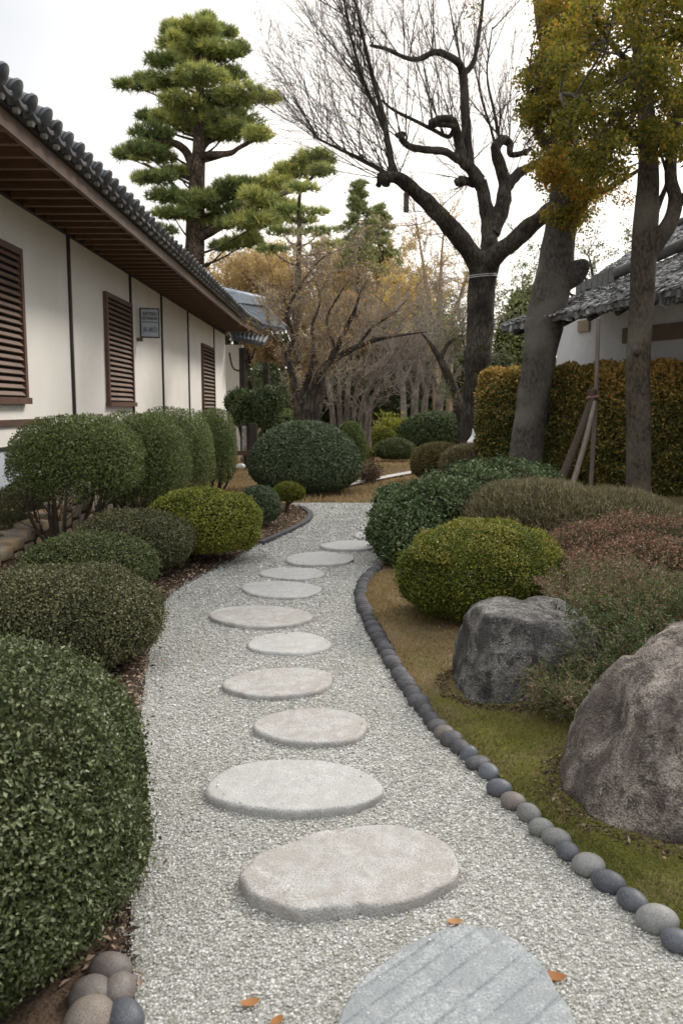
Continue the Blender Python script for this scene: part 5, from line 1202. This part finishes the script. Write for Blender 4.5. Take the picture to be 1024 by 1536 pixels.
def maple_leaves(mb, C, rad, n, g, size=(.04, .075), tb=0.0):
    P = C + unit(g.normal(size=(n, 3))) * (g.random((n, 1)) ** .5) * np.asarray(rad)
    tint = np.clip(.36 + tb + g.normal(size=n) * .17, 0, 1)
    leaves(mb, P, g.normal(size=(n, 3)) + [0, 0, -.4], g.normal(size=(n, 3)) + [0, 0, .5], g.uniform(*size, n), g.uniform(size[0] * .7, size[1] * .75, n), tint)
def right_trees():
    g = np.random.default_rng(31)
    # thick leaning trunk
    Y = 13.75; k = Y / FPX; b = atY(790, 715, Y)
    r2 = thing("leaning_tree", (b[0], Y, .1), "thick grey leaning trunk rising through the cottage eave", "tree")
    mb = MB(); limb(mb, [(776, 760), (786, 698), (796, 620), (807, 540), (815, 490), (829, 420), (839, 350), (846, 300), (848, 220), (838, 120), (820, 40), (806, -60)], Y, 0, 0, 90, 30, .06,
                    rad=[29 * k, 25 * k, 23.5 * k, 23.5 * k, 28 * k, 27 * k, 23 * k, 22 * k, 20 * k, 18 * k, 15 * k, 13 * k])
    P, _ = limb(mb, [(845, 415), (862, 408, -.1), (873, 398, -.2), (877, 392, -.2)], Y, 24 * k, 7 * k, 12, 14, .1); mb.build("trunk", M['bark_grey'], r2)
    # slim right tree
    Y3 = 11.4; k3 = Y3 / FPX; b = atY(955, 750, Y3)
    r3 = thing("slender_tree", (b[0], Y3, .1), "slender brown trunk forking under an orange-green autumn crown", "tree")
    mb = MB(); limb(mb, [(953, 790), (956, 740), (957, 650), (956, 560), (960, 480), (964, 400), (968, 330), (972, 250), (968, 170), (960, 90), (950, 0), (944, -60)], Y3, 0, 0, 90, 26, .05,
                    rad=[20 * k3, 18 * k3, 17.5 * k3, 17.5 * k3, 17 * k3, 18 * k3, 18 * k3, 14 * k3, 12 * k3, 10 * k3, 8 * k3, 7 * k3])
    q = atY(949, 528, Y3); V, F = ico(3); mb.add(q + V * np.array([.06, .05, .07]) * (1 + .2 * vnoise(V, 2, 3))[:, None] + [0, -.13, 0], F, .5, 0, True)
    mb.build("trunk", M['bark_smooth'], r3)
    def lm(root, pl, Yb, r0, r1, mat):
        m2 = MB(); P, _ = limb(m2, pl, Yb, r0, r1, 26, 10, .08); m2.build("limb", mat, root); return P
    L3 = [lm(r3, [(970, 385, 0), (985, 362, -.05), (1003, 335, -.1), (1012, 300, -.1), (1005, 265, -.1), (1010, 200, 0), (1030, 120, .1)], Y3, 14 * k3, 6 * k3, M['bark_smooth']),
          lm(r3, [(1005, 330, -.1), (1022, 300, -.2), (1040, 270, -.2)], Y3, 6 * k3, 4 * k3, M['bark_smooth']),
          lm(r3, [(978, 330, 0), (990, 300, .1), (1000, 268, .2), (990, 230, .2)], Y3, 5 * k3, 2 * k3, M['bark_smooth']),
          lm(r3, [(970, 230, 0), (930, 180, -.4), (880, 150, -.8), (840, 140, -1)], Y3, 6 * k3, 2 * k3, M['bark_smooth']),
          lm(r3, [(966, 150, 0), (1000, 90, .2), (1030, 30, .4)], Y3, 6 * k3, 2 * k3, M['bark_smooth']),
          lm(r3, [(960, 110, 0), (920, 70, -.2), (890, 20, -.4), (870, -30, -.5)], Y3, 5 * k3, 2 * k3, M['bark_smooth'])]
    L2 = [lm(r2, [(838, 330, 0), (880, 300, -.3), (930, 272, -.5), (965, 250, -.6)], Y, 7 * k, 2 * k, M['bark_grey']),
          lm(r2, [(845, 250, 0), (815, 215, -.4), (800, 180, -.6), (790, 140, -.6)], Y, 6 * k, 2 * k, M['bark_grey']),
          lm(r2, [(840, 130, 0), (870, 90, .1), (900, 60, .2), (930, 10, .3)], Y, 7 * k, 3 * k, M['bark_grey'])]
    # crowns: clumps around twigs
    reg3 = [(870, -10), (1075, -30), (1075, 235), (1000, 238), (950, 235), (925, 262), (880, 270), (862, 240), (850, 150), (830, 100), (840, 40)]
    reg2 = [(802, 20), (850, -20), (880, 30), (890, 200), (900, 285), (880, 300), (868, 335), (838, 336), (822, 300), (812, 255), (800, 215), (782, 175), (786, 120), (812, 90)]
    def inside(p, poly):
        c = False; n = len(poly); j = n - 1
        for i in range(n):
            if (poly[i][1] > p[1]) != (poly[j][1] > p[1]) and p[0] < (poly[j][0] - poly[i][0]) * (p[1] - poly[i][1]) / (poly[j][1] - poly[i][1]) + poly[i][0]: c = not c
            j = i
        return c
    for root, reg, Yb, limbs, nc, mat, dyr in ((r3, reg3, Y3, L3, 150, M['bark_smooth'], 1.5), (r2, reg2, Y - .4, L2, 125, M['bark_grey'], 1.0)):
        mb = MB(); tw = MB(); AL = np.concatenate(limbs); cs = []
        while len(cs) < nc:
            p = (g.uniform(775, 1080), g.uniform(-30, 340))
            if inside(p, reg): cs.append(atY(p[0], p[1], Yb + g.uniform(-dyr, dyr)))
        cs = np.array(cs)
        for c in cs:
            r_ = g.uniform(.09, .25); tb = .22 * float(vnoise(c[None] * 1.0, .9, 44)[0]) + (.10 if c[0] > 4.2 and root is r3 else -.02)
            maple_leaves(mb, c, (r_ * 1.25, r_ * 1.25, r_ * .8), int(250 * (r_ / .2) ** 2), g, (.036, .068), tb)
            j = np.argmin(np.linalg.norm(AL - c, axis=1)); a = AL[j]; mid = (a + c) / 2 + g.normal(size=3) * .08
            tw.tube(spline([a, mid, c], 7), np.linspace(.016, .005, 7), 5)
            A_ = spline([a, mid, c], 6)[None], np.linspace(.012, .004, 6)[None]; B_ = sprout(*A_, 7, (25, 60), (.25, .5), .6, 5, .3, (0, 0, 0), .12, .003, g); tubes(tw, *B_, 3)
        if root is r2:   # hanging fringe on the right below the crown
            for p in [(905, 290), (925, 280), (885, 320), (940, 300), (868, 345), (858, 320), (800, 250), (795, 205)]:
                maple_leaves(mb, atY(p[0], p[1], Yb), (.22, .2, .14), 110, g, (.03, .06), .1)
        mb.build("crown", M['maple'], root); tw.build("twigs", mat, root)
right_trees()

# pines
def needle_pad(mb, c, rx, ry, rz, n, g, Ln=.22, tb=0.0):
    """one flat cloud of needle tufts"""
    u = unit(g.normal(size=(n, 3))); r_ = g.random((n, 1)) ** .45; q = u * r_
    q[:, 2] = np.abs(q[:, 2]) * 1.2 - .35 * (1 - np.hypot(q[:, 0], q[:, 1]))
    C = c + q * np.array([rx, ry, rz]); C += (.10 * vnoise(C, 2.5, 45))[:, None]
    m_ = 11; P = np.repeat(C, m_, 0); out_ = np.repeat(unit(q * [1, 1, .3] + [0, 0, .9]), m_, 0)
    ax = unit(out_ * .9 + g.normal(size=P.shape) * .62)
    t_ = np.repeat(np.clip(.48 + tb + .22 * q[:, 2] + g.normal(size=n) * .15, 0, 1), m_)
    needles(mb, P, ax, g.uniform(.6, 1.15, len(P)) * Ln, Ln * .13, t_, g=g)
def pine_tree():
    g = np.random.default_rng(33); Y = 36.; k = Y / FPX; b = atY(290, 612, Y)
    rt = thing("pine_tree", (b[0], Y, 0), "tall pine with layered needle clouds rising behind the house roof", "tree")
    mb = MB(); limb(mb, [(288, 680), (289, 500), (291, 420), (293, 340), (296, 270), (299, 215), (300, 160), (302, 100), (303, 60)], Y, 0, 0, 70, 20, .08, rad=[17 * k, 15 * k, 15 * k, 13.5 * k, 11 * k, 9 * k, 7 * k, 4 * k, 2 * k])
    tr = mb.build("trunk", M['bark_pine'], rt)
    pads = [(300, 48, 32, 14), (330, 52, 18, 9), (250, 52, 10, 10), (268, 72, 38, 14), (325, 82, 40, 14), (295, 88, 52, 15), (355, 82, 18, 10), (240, 98, 26, 10), (212, 132, 28, 11), (245, 128, 40, 11), (300, 122, 44, 14), (345, 118, 30, 12), (365, 148, 44, 13), (400, 152, 22, 9), (335, 160, 48, 13),
            (272, 158, 38, 11), (292, 192, 52, 15), (350, 190, 52, 15), (385, 208, 24, 11), (255, 182, 38, 11), (222, 178, 18, 8), (228, 205, 34, 12), (192, 235, 26, 11), (216, 228, 34, 10), (335, 205, 44, 12), (240, 240, 34, 9),
            (238, 272, 32, 11), (268, 262, 28, 9), (252, 298, 32, 11), (298, 306, 38, 13), (262, 325, 36, 11), (248, 350, 18, 7), (335, 300, 34, 12), (352, 322, 36, 12), (318, 335, 28, 9), (378, 340, 42, 12), (362, 368, 36, 9), (350, 282, 32, 10), (385, 300, 30, 11), (410, 312, 40, 10), (410, 282, 42, 11), (440, 262, 38, 12), (470, 246, 34, 13), (482, 262, 20, 9), (400, 335, 40, 10), (335, 375, 24, 8)]
    tw = MB(); trunk = spline(pts([(291, 420), (293, 340), (296, 270), (299, 215), (300, 160), (302, 100), (303, 60)], Y), 60)
    for (a, c_) in [([(296, 275), (282, 232, -.3), (262, 215, -.6), (235, 212, -1), (205, 222, -1.3)], 8), ([(298, 235), (318, 232, -.4), (345, 230, -.8), (358, 222, -1), (380, 208, -1)], 6), ([(292, 360), (320, 345, -.5), (345, 330, -.9), (370, 310, -1.2), (400, 298, -1.5), (440, 285, -1.8), (470, 265, -2)], 7.5),
                    ([(293, 300), (270, 288, .5), (245, 262, .9), (215, 245, 1.2)], 4.5), ([(297, 240), (310, 215, .5), (340, 200, 1), (370, 165, 1.4)], 5), ([(291, 400), (270, 385, -.5), (240, 370, -.8)], 3), ([(345, 330, -.9), (365, 335, -.6), (385, 345, -.3)], 3.5)]:
        limb(tw, a, Y, c_ * k, 2 * k, 26, 8, .1)
    for (px, py, rx, ry) in pads:
        dy = g.uniform(-1.4, 1.4); c = atY(px, py, Y + dy - (1.2 if px > 370 and py > 225 else 0)); m2 = MB()
        tb = .16 * math.sin(px * .05) + (.10 if px > 300 else -.04)
        needle_pad(m2, c, rx * k * .90, rx * k * .75, ry * k * 1.25, int(20 + rx * ry * .42), g, .34, tb); m2.build("needle_pad", M['pine'], rt)
        j = np.argmin(np.linalg.norm(trunk - c - [0, 0, -.9], axis=1)); a = trunk[j]; mid = (a + c) / 2 + [0, 0, -.15]
        if px < 400 and np.linalg.norm(a - c) < 4: tw.tube(spline([a, mid, c + [0, 0, -.05]], 9), np.linspace(.065, .02, 9), 6)
    for q in range(44):
        px, py, rx, ry = pads[g.integers(0, len(pads))]; a = g.uniform(0, 6.28)
        c = atY(px + rx * .95 * math.cos(a), py + ry * .9 * math.sin(a) - 2, Y + g.uniform(-1.2, 1.2)); m2 = MB(); r_ = g.uniform(7, 15)
        needle_pad(m2, c, r_ * k, r_ * k, r_ * k * .75, int(20 + r_ * 4), g, .36, g.uniform(-.1, .25)); m2.build("needle_pad", M['pine'], rt)
    tw.build("branches", M['bark_pine'], rt)
pine_tree()
def small_pine(px0, Y, trunkpl, pads, label, seed, r=6):
    g = np.random.default_rng(seed); k = Y / FPX; b = atY(px0, 612, Y); rt = thing("pine_tree", (b[0], Y, 0), label, "tree")
    mb = MB(); P, _ = limb(mb, trunkpl, Y, r * k, 1.5 * k, 40, 10, .1); mb.build("trunk", M['bark_pine'], rt); tw = MB()
    for (px, py, rx, ry) in pads:
        c = atY(px, py, Y + g.uniform(-.8, .8)); m2 = MB(); needle_pad(m2, c, rx * k, rx * k * .8, ry * k, int(14 + rx * ry * .3), g, .26, g.uniform(-.1, .15)); m2.build("needle_pad", M['pine'], rt)
        j = np.argmin(np.linalg.norm(P - c - [0, 0, -.4], axis=1)); tw.tube(spline([P[j], (P[j] + c) / 2 + [0, 0, -.1], c], 7), np.linspace(.045, .015, 7), 5)
    tw.build("branches", M['bark_pine'], rt)
small_pine(446, 30, [(446, 650), (446, 520), (447, 420), (449, 360), (448, 310), (450, 285)], [(452, 285, 26, 9), (430, 318, 30, 8), (470, 322, 22, 7), (425, 352, 30, 8), (478, 350, 26, 8), (410, 378, 24, 7), (490, 372, 22, 7), (455, 335, 22, 7)], "thin open pine between the tall pine and the conifer", 34, 7)

def conifer(px, ytop, Y, wpx, ybase, label, seed, lean=0):
    g = np.random.default_rng(seed); k = Y / FPX; top = atY(px, ytop, Y); rt = thing("conifer", (top[0], Y, 0), label, "tree")
    mb = MB(); mb.tube([(top[0], Y, -.1), (top[0], Y, top[2] * .5), tuple(top)], [.22, .14, .02], 9); mb.build("trunk", M['bark_plum'], rt)
    zb = atY(px, ybase, Y)[2]; H = top[2] - zb; m2 = MB(); tw = MB(); nb = 40
    f = np.linspace(.04, 1, nb) ** .9; a = np.arange(nb) * 2.4 + g.normal(size=nb) * .3; ln = wpx * k * (.12 + .88 * f) * g.uniform(.5, 1.25, nb)
    st = np.stack([np.full(nb, top[0]), np.full(nb, Y), top[2] - H * f], -1); d = np.stack([np.cos(a), np.sin(a), .35 - .45 * f], -1)
    A = grow(st, d, ln, np.full(nb, .035), 7, (0, 0, -.25), .05, g); tubes(tw, *A, 4); B = sprout(*A, 9, (35, 65), (.25, .5), .5, 4, .2, (0, 0, -.1), .08, .012, g); tubes(tw, *B, 3); tw.build("branches", M['bark_plum'], rt)
    C = np.concatenate([A[0][:, 2:].reshape(-1, 3), B[0][:, 1:].reshape(-1, 3)]); C = np.repeat(C, 2, 0); n = len(C); C = C + g.normal(size=(n, 3)) * [.10, .10, .03]
    out_ = unit(C - [top[0], Y, 0]); out_[:, 2] = .1; m_ = 4; P = np.repeat(C, m_, 0); ax = unit(np.repeat(out_, m_, 0) + g.normal(size=P.shape) * .6)
    needles(m2, P, ax, g.uniform(.14, .30, len(P)), .05, np.repeat(np.clip(.55 + g.normal(size=n) * .2, 0, 1), m_), g=g); m2.build("crown", M['conifer'], rt)
conifer(536, 268, 42, 46, 400, "pointed green conifer behind the yellow-brown crown", 35)
conifer(568, 305, 47, 44, 400, "blunter pale conifer right of the pointed one", 36)

# twiggy leafless trees
def twig_tree(root, paths, Y, seed, mat_b, mat_t, shoots=10, ln=(.8, 1.8), r=.018, lv=(7, 4), bias=(0, 0, .8), spread=.6, leafm=None, nleaf=0, leaf=(.05, .09), rmin=.006, t0=.25, ltb=0.0, lsz=1.0):
    g = np.random.default_rng(seed); k = Y / FPX; S1 = []; mbt = MB()
    for (pl, r0, r1) in paths:
        P, rr = limb(mbt, pl, Y, r0 * k, r1 * k * .3, 28, 10, .15)
        n = shoots; i = g.integers(int(28 * t0), 28, n); tg = unit(np.gradient(P, axis=0))[i]
        d = unit(tg * .6 + np.asarray(bias) + g.normal(size=(n, 3)) * spread)
        S1.append(grow(P[i], d, g.uniform(*ln, n), np.full(n, r) * g.uniform(.7, 1.3, n), 7, (0, 0, .0), .13, g))
    mbt.build("trunk", mat_b, root)
    P = np.concatenate([q[0] for q in S1]); Rr = np.concatenate([q[1] for q in S1]); tw = MB(); tubes(tw, P, Rr, 4)
    T1 = sprout(P, Rr, lv[0], (20, 60), (.3, .6), .55, 6, .15, (0, 0, .1), .12, rmin, g); tubes(tw, *T1, 3)
    T2 = sprout(*T1, lv[1], (20, 60), (.3, .6), .7, 4, .15, (0, 0, .05), .12, rmin * .8, g); tubes(tw, *T2, 3)
    tw.build("twigs", mat_t, root)
    if nleaf:
        q = np.concatenate([T2[0].reshape(-1, 3), T1[0].reshape(-1, 3)]); q = q[g.integers(0, len(q), nleaf)] + g.normal(size=(nleaf, 3)) * .06; lf = MB()
        leaves(lf, q, g.normal(size=(nleaf, 3)), g.normal(size=(nleaf, 3)) + [0, 0, .5], g.uniform(*leaf, nleaf), g.uniform(leaf[0] * .6, leaf[1] * .6, nleaf), np.clip(.45 + ltb + g.normal(size=nleaf) * .2, 0, 1))
        lf.build("remaining_leaves", leafm, root)
Y = 19.5; b = atY(458, 640, Y)
rt = thing("plum_tree", (b[0], Y, 0), "spreading leafless plum with forked trunk behind the big clipped dome", "tree")
twig_tree(rt, [([(448, 720), (447, 625), (444, 590), (436, 555), (424, 522), (412, 500), (404, 490)], 9, 2), ([(462, 720), (460, 640), (466, 600), (476, 570), (492, 545), (520, 528), (555, 512), (600, 503), (640, 498)], 12, 1.8),
               ([(470, 640), (478, 600), (484, 560), (500, 535), (515, 500), (530, 470), (540, 440), (548, 425)], 8, 2), ([(446, 600), (462, 570), (470, 530), (468, 490), (480, 450), (470, 415)], 5, 1.5), ([(485, 560), (500, 520), (490, 480), (510, 440), (530, 410)], 4, 1.2),
               ([(430, 535), (440, 505), (430, 470), (450, 430), (475, 395), (500, 375)], 4, 1.2), ([(535, 520), (560, 490), (590, 470), (610, 450)], 3, 1)], Y, 40, M['bark_plum'], M['twig_plum'], 16, (.5, 1.4), .014, (9, 5), (0, 0, .5), .7, M['yellow'], 7000, (.03, .06), .0048)
Y = 25.; b = atY(525, 640, Y)
rt = thing("multi_stem_tree", (b[0], Y, 0), "leafless tree with a sheaf of pale upright stems behind the grey-green ball", "tree")
twig_tree(rt, [([(505 + dx, 700), (503 + dx, 650), (502 + dx + l * .3, 600), (505 + dx + l, 560), (515 + dx + l * 1.8, 520), (525 + dx + l * 2.6, 480)], r_, 1.3) for dx, l, r_ in ((-2, -14, 6), (8, -4, 5), (18, 2, 6.5), (27, 10, 5), (36, 26, 6), (44, 40, 5), (50, 22, 4))], Y, 41, M['bark_pale'], M['twig_plum'], 13, (.6, 1.8), .018, (8, 4), (.1, 0, .5), .7, None, 0, rmin=.007)
Y = 33.
for k, (px, l, r_, lb) in enumerate([(606, -8, 6, "leftmost pale trunk of the far row behind the broad green mound"), (622, 6, 7, "brown bare tree second in the far row behind the mound"), (637, 10, 6, "bare grey tree in the middle of the far row"), (658, 18, 8, "thick pale trunk at the right of the far row")]):
    b = atY(px, 640, Y + k); rt = thing("bare_tree", (b[0], Y + k, 0), lb, "tree", "leafless trees in the far row")
    twig_tree(rt, [([(px, 690), (px - 1, 620), (px + l * .4, 575), (px + l, 540), (px + l * 1.5 + 8, 500), (px + l * 2, 465)], r_, 1.3), ([(px, 590), (px - 12, 555), (px - 24, 520), (px - 30, 490)], r_ * .5, 1), ([(px + l * .4, 575), (px + 14, 545), (px + 30, 520), (px + 44, 500)], r_ * .5, 1)], Y + k, 42 + k, M['bark_pale'], M['twig_plum'], 14, (.8, 2.0), .022, (8, 4), (0, 0, .4), .75, None, 0, rmin=.009)
Y = 23.; b = atY(695, 640, Y); rt = thing("crooked_tree", (b[0], Y, 0), "crooked mossy tree leaning left behind the big bare tree", "tree")
twig_tree(rt, [([(700, 700), (697, 650), (690, 610), (674, 570), (660, 540), (645, 515), (632, 500)], 13, 3), ([(690, 610), (700, 570), (698, 530), (690, 490)], 6, 2), ([(660, 540), (672, 515), (690, 505), (705, 500)], 4, 1.5)], Y, 47, M['bark_plum'], M['twig_plum'], 14, (.6, 1.6), .018, (8, 4), (0, 0, .4), .75, M['cloud'], 2500, (.05, .08), .0065)
Y = 38.
for k, (pl, lb) in enumerate([([(655, 690), (650, 500), (640, 430), (630, 370), (622, 318)], "slim straight bare tree left of the pollarded trunk"), ([(655, 690), (657, 500), (660, 430), (663, 370), (668, 330)], "slim pale tree just right of the other slim one"), ([(672, 690), (676, 500), (688, 450), (702, 410), (716, 380)], "slanting thin tree with sparse leaves near the pollarded trunk")]):
    b = atY(pl[0][0], 640, Y + k); rt = thing("slim_tree", (b[0], Y + k, 0), lb, "tree", "slim far trees against the white sky")
    twig_tree(rt, [(pl, 5.5, 1.2)], Y + k, 50 + k, M['twig_tan'], M['twig_tan'], 26, (1.0, 2.6), .022, (7, 3), (0, 0, .25), .8, M['yellow'], 900, (.07, .12), .009, t0=.3)
# broad yellow-brown crowns behind the plum
for k, (px, yt, Y, wpx, hpx, lb, tb, seed) in enumerate([(452, 372, 44, 112, 150, "round brown twiggy crown behind the plum tree", -.12, 60), (560, 362, 48, 96, 150, "tall round yellow-brown crown left of the slim trees", .05, 61), (608, 420, 40, 50, 90, "low bright yellow crown by the white sky gap", .38, 62),
                                            (362, 388, 46, 70, 95, "brown-gold crown above the porch roof", .0, 63), (395, 372, 52, 38, 55, "small golden tuft crown behind the tall pine's bough", .38, 64), (520, 455, 39, 80, 90, "low brown crown behind the sheaf of pale stems", -.15, 65), (640, 480, 47, 60, 90, "dull brown crown behind the far row of trunks", -.15, 66)]):
    g = np.random.default_rng(seed); q = Y / FPX; c = atY(px, yt + hpx * .55, Y); rt = thing("autumn_tree", (c[0], Y, 0), lb, "tree", "autumn crowns behind the plum tree")
    mb = MB(); mb.tube(spline([(c[0], Y, -.1), (c[0] + .1, Y, c[2] * .35), (c[0], Y, c[2] * .75)], 12), np.linspace(.28, .12, 12), 9, rough=.1)
    n = 34; u = unit(g.normal(size=(n, 3)) + [0, 0, .35]); st = np.tile([c[0], Y, c[2] * .5], (n, 1)) + g.normal(size=(n, 3)) * .3
    tgt = c + u * np.array([wpx * q, wpx * q * .7, hpx * q * .55]); d = tgt - st
    A = grow(st, d, np.linalg.norm(d, axis=1), np.full(n, .06), 8, (0, 0, .05), .06, g); tubes(mb, *A, 5); mb.build("trunk", M['bark_plum'], rt)
    tw = MB(); B = sprout(*A, 11, (20, 60), (.2, .4), .5, 6, .35, (0, 0, .15), .1, .011, g); tubes(tw, *B, 3); C = sprout(*B, 6, (20, 60), (.3, .6), .7, 4, .2, (0, 0, .1), .1, .009, g); tubes(tw, *C, 3); tw.build("twigs", M['twig_tan'], rt)
    lf = MB(); P = np.concatenate([C[0].reshape(-1, 3), B[0][:, 2:].reshape(-1, 3)]); m_ = int(42000 * (wpx / 80)); P = P[g.integers(0, len(P), m_)] + g.normal(size=(m_, 3)) * .1
    leaves(lf, P, g.normal(size=(m_, 3)), g.normal(size=(m_, 3)) + [0, 0, .5], g.uniform(.07, .14, m_), g.uniform(.05, .09, m_), np.clip(.4 + tb + g.normal(size=m_) * .15, 0, 1)); lf.build("crown", M['yellow'], rt)
# evergreens closing the background
def evergreen(px, yt, Y, wpx, label, seed, mat='wood_far', name="evergreen_tree", n=9000, zb=.4, tb=0.0):
    g = np.random.default_rng(seed); q = Y / FPX; top = atY(px, yt, Y); rt = thing(name, (top[0], Y, 0), label, "tree"); h = top[2]; mb = MB(); w_ = wpx * q
    for k in range(12):
        a = g.uniform(0, 2 * PI); f = g.uniform(.05, .72); r_ = w_ * g.uniform(.15, .6)
        dome_fol(mb, (top[0] + r_ * math.cos(a), Y + r_ * .7 * math.sin(a)), w_ * .48, w_ * .45, h * .34, zb + (h - zb) * f * .95, n // 12, .16, .09, seed=seed + k, lump=.3, lsc=4, thick=.45, core=.6, stick=.25, tbias=tb)
    mb.build("crown", M[mat], rt); mb = MB(); mb.tube([(top[0], Y, -.1), (top[0], Y, h * .6)], [.2, .1], 8, rough=.1); mb.build("trunk", M['bark_plum'], rt)
evergreen(420, 590, 34, 60, "dark evergreen behind the plum trunks on the left", 200)
evergreen(500, 560, 37, 60, "dark evergreen behind the sheaf of pale stems", 215)
evergreen(580, 575, 40, 55, "dark low evergreen behind the far row, left part", 230)
evergreen(650, 565, 42, 60, "dark low evergreen behind the far row, right part", 245)
evergreen(700, 520, 45, 50, "evergreen seen just left of the pollarded trunk's foot", 260)
evergreen(775, 430, 36, 40, "greyish evergreen between pollarded trunk and leaning trunk", 275, mat='conifer', zb=2.0)
evergreen(330, 470, 52, 55, "olive evergreen above the house's far roof end", 290, tb=.1)
evergreen(745, 520, 30, 40, "dark bush mass behind the hedge's left end", 305)
# sparse tree in the right gap above the cottage
rt = thing("slim_tree", (6.2, 24, 0), "sparse leafy tree behind the cottage roof's upper edge", "tree", "slim far trees against the white sky")
twig_tree(rt, [([(900, 640), (895, 500), (890, 430), (885, 395), (880, 380)], 5, 1.5), ([(893, 440), (920, 400), (945, 385), (960, 360)], 2.5, 1), ([(890, 430), (860, 405), (830, 400), (790, 395)], 2.5, 1), ([(893, 460), (850, 440), (800, 440), (760, 435)], 2.5, 1)], 24, 55, M['bark_plum'], M['twig_plum'], 12, (.4, 1.0), .012, (6, 3), (0, 0, .1), .7, M['cloud'], 3200, (.05, .09), .006)
# far wood that closes the horizon
def far_wood():
    g = np.random.default_rng(70); n = 46000; mb = MB()
    x = g.uniform(-75, 75, n); y = g.uniform(58, 76, n); hmax = 5.2 + 2.6 * vnoise(np.stack([x, y * .2, x * 0], -1), .22, 46) + 1.2 * vnoise(np.stack([x, y, x * 0], -1), .9, 47)
    z = hmax * g.random(n) ** .6; P = np.stack([x, y, z], -1)
    leaves(mb, P, g.normal(size=(n, 3)), g.normal(size=(n, 3)) + [0, -.3, .6], g.uniform(.4, .8, n), g.uniform(.25, .5, n), np.clip(.45 + .5 * vnoise(P, .25, 48) + g.normal(size=n) * .15, 0, 1))
    xs = np.linspace(-76, 76, 90); hb = 4.2 + 2.4 * vnoise(np.stack([xs, 0 * xs + 13, 0 * xs], -1), .22, 46)
    V = np.concatenate([np.stack([xs, 0 * xs + 74, 0 * xs - .5], -1), np.stack([xs, 0 * xs + 76, hb], -1)]); mb.add(V, [(i, i + 1, i + 91, i + 90) for i in range(89)], .2)
    mb.build("far_wood", M['wood_far'], label="distant mass of mixed trees closing the view", cat="wood", kind='stuff')
far_wood()
# white teardrop ornament by the trunk foot
c = atY(708, 664, 16.6); a = np.linspace(0, 1, 22); prof = np.interp(a, [0, .1, .25, .45, .6, .8, 1], [.05, .10, .12, .075, .04, .022, .006])
mb = MB(); mb.tube(np.stack([np.full(22, c[0]) + .015 * np.sin(a * 3), np.full(22, 16.6), c[2] - .08 + a * .36], -1), prof, 18); mb.build("garden_ornament", M['white'], label="small white teardrop ornament at the pollarded trunk's foot", cat="ornament", loc=(c[0], 16.6, c[2] - .08))
mb = MB(); mb.tube([(c[0], 16.6, -.02), (c[0], 16.6, c[2] - .085)], .05, 8, rough=.1); mb.build("ornament_pedestal", M['boulder'], label="short stone post under the white teardrop ornament", cat="pedestal", loc=(c[0], 16.6, 0))
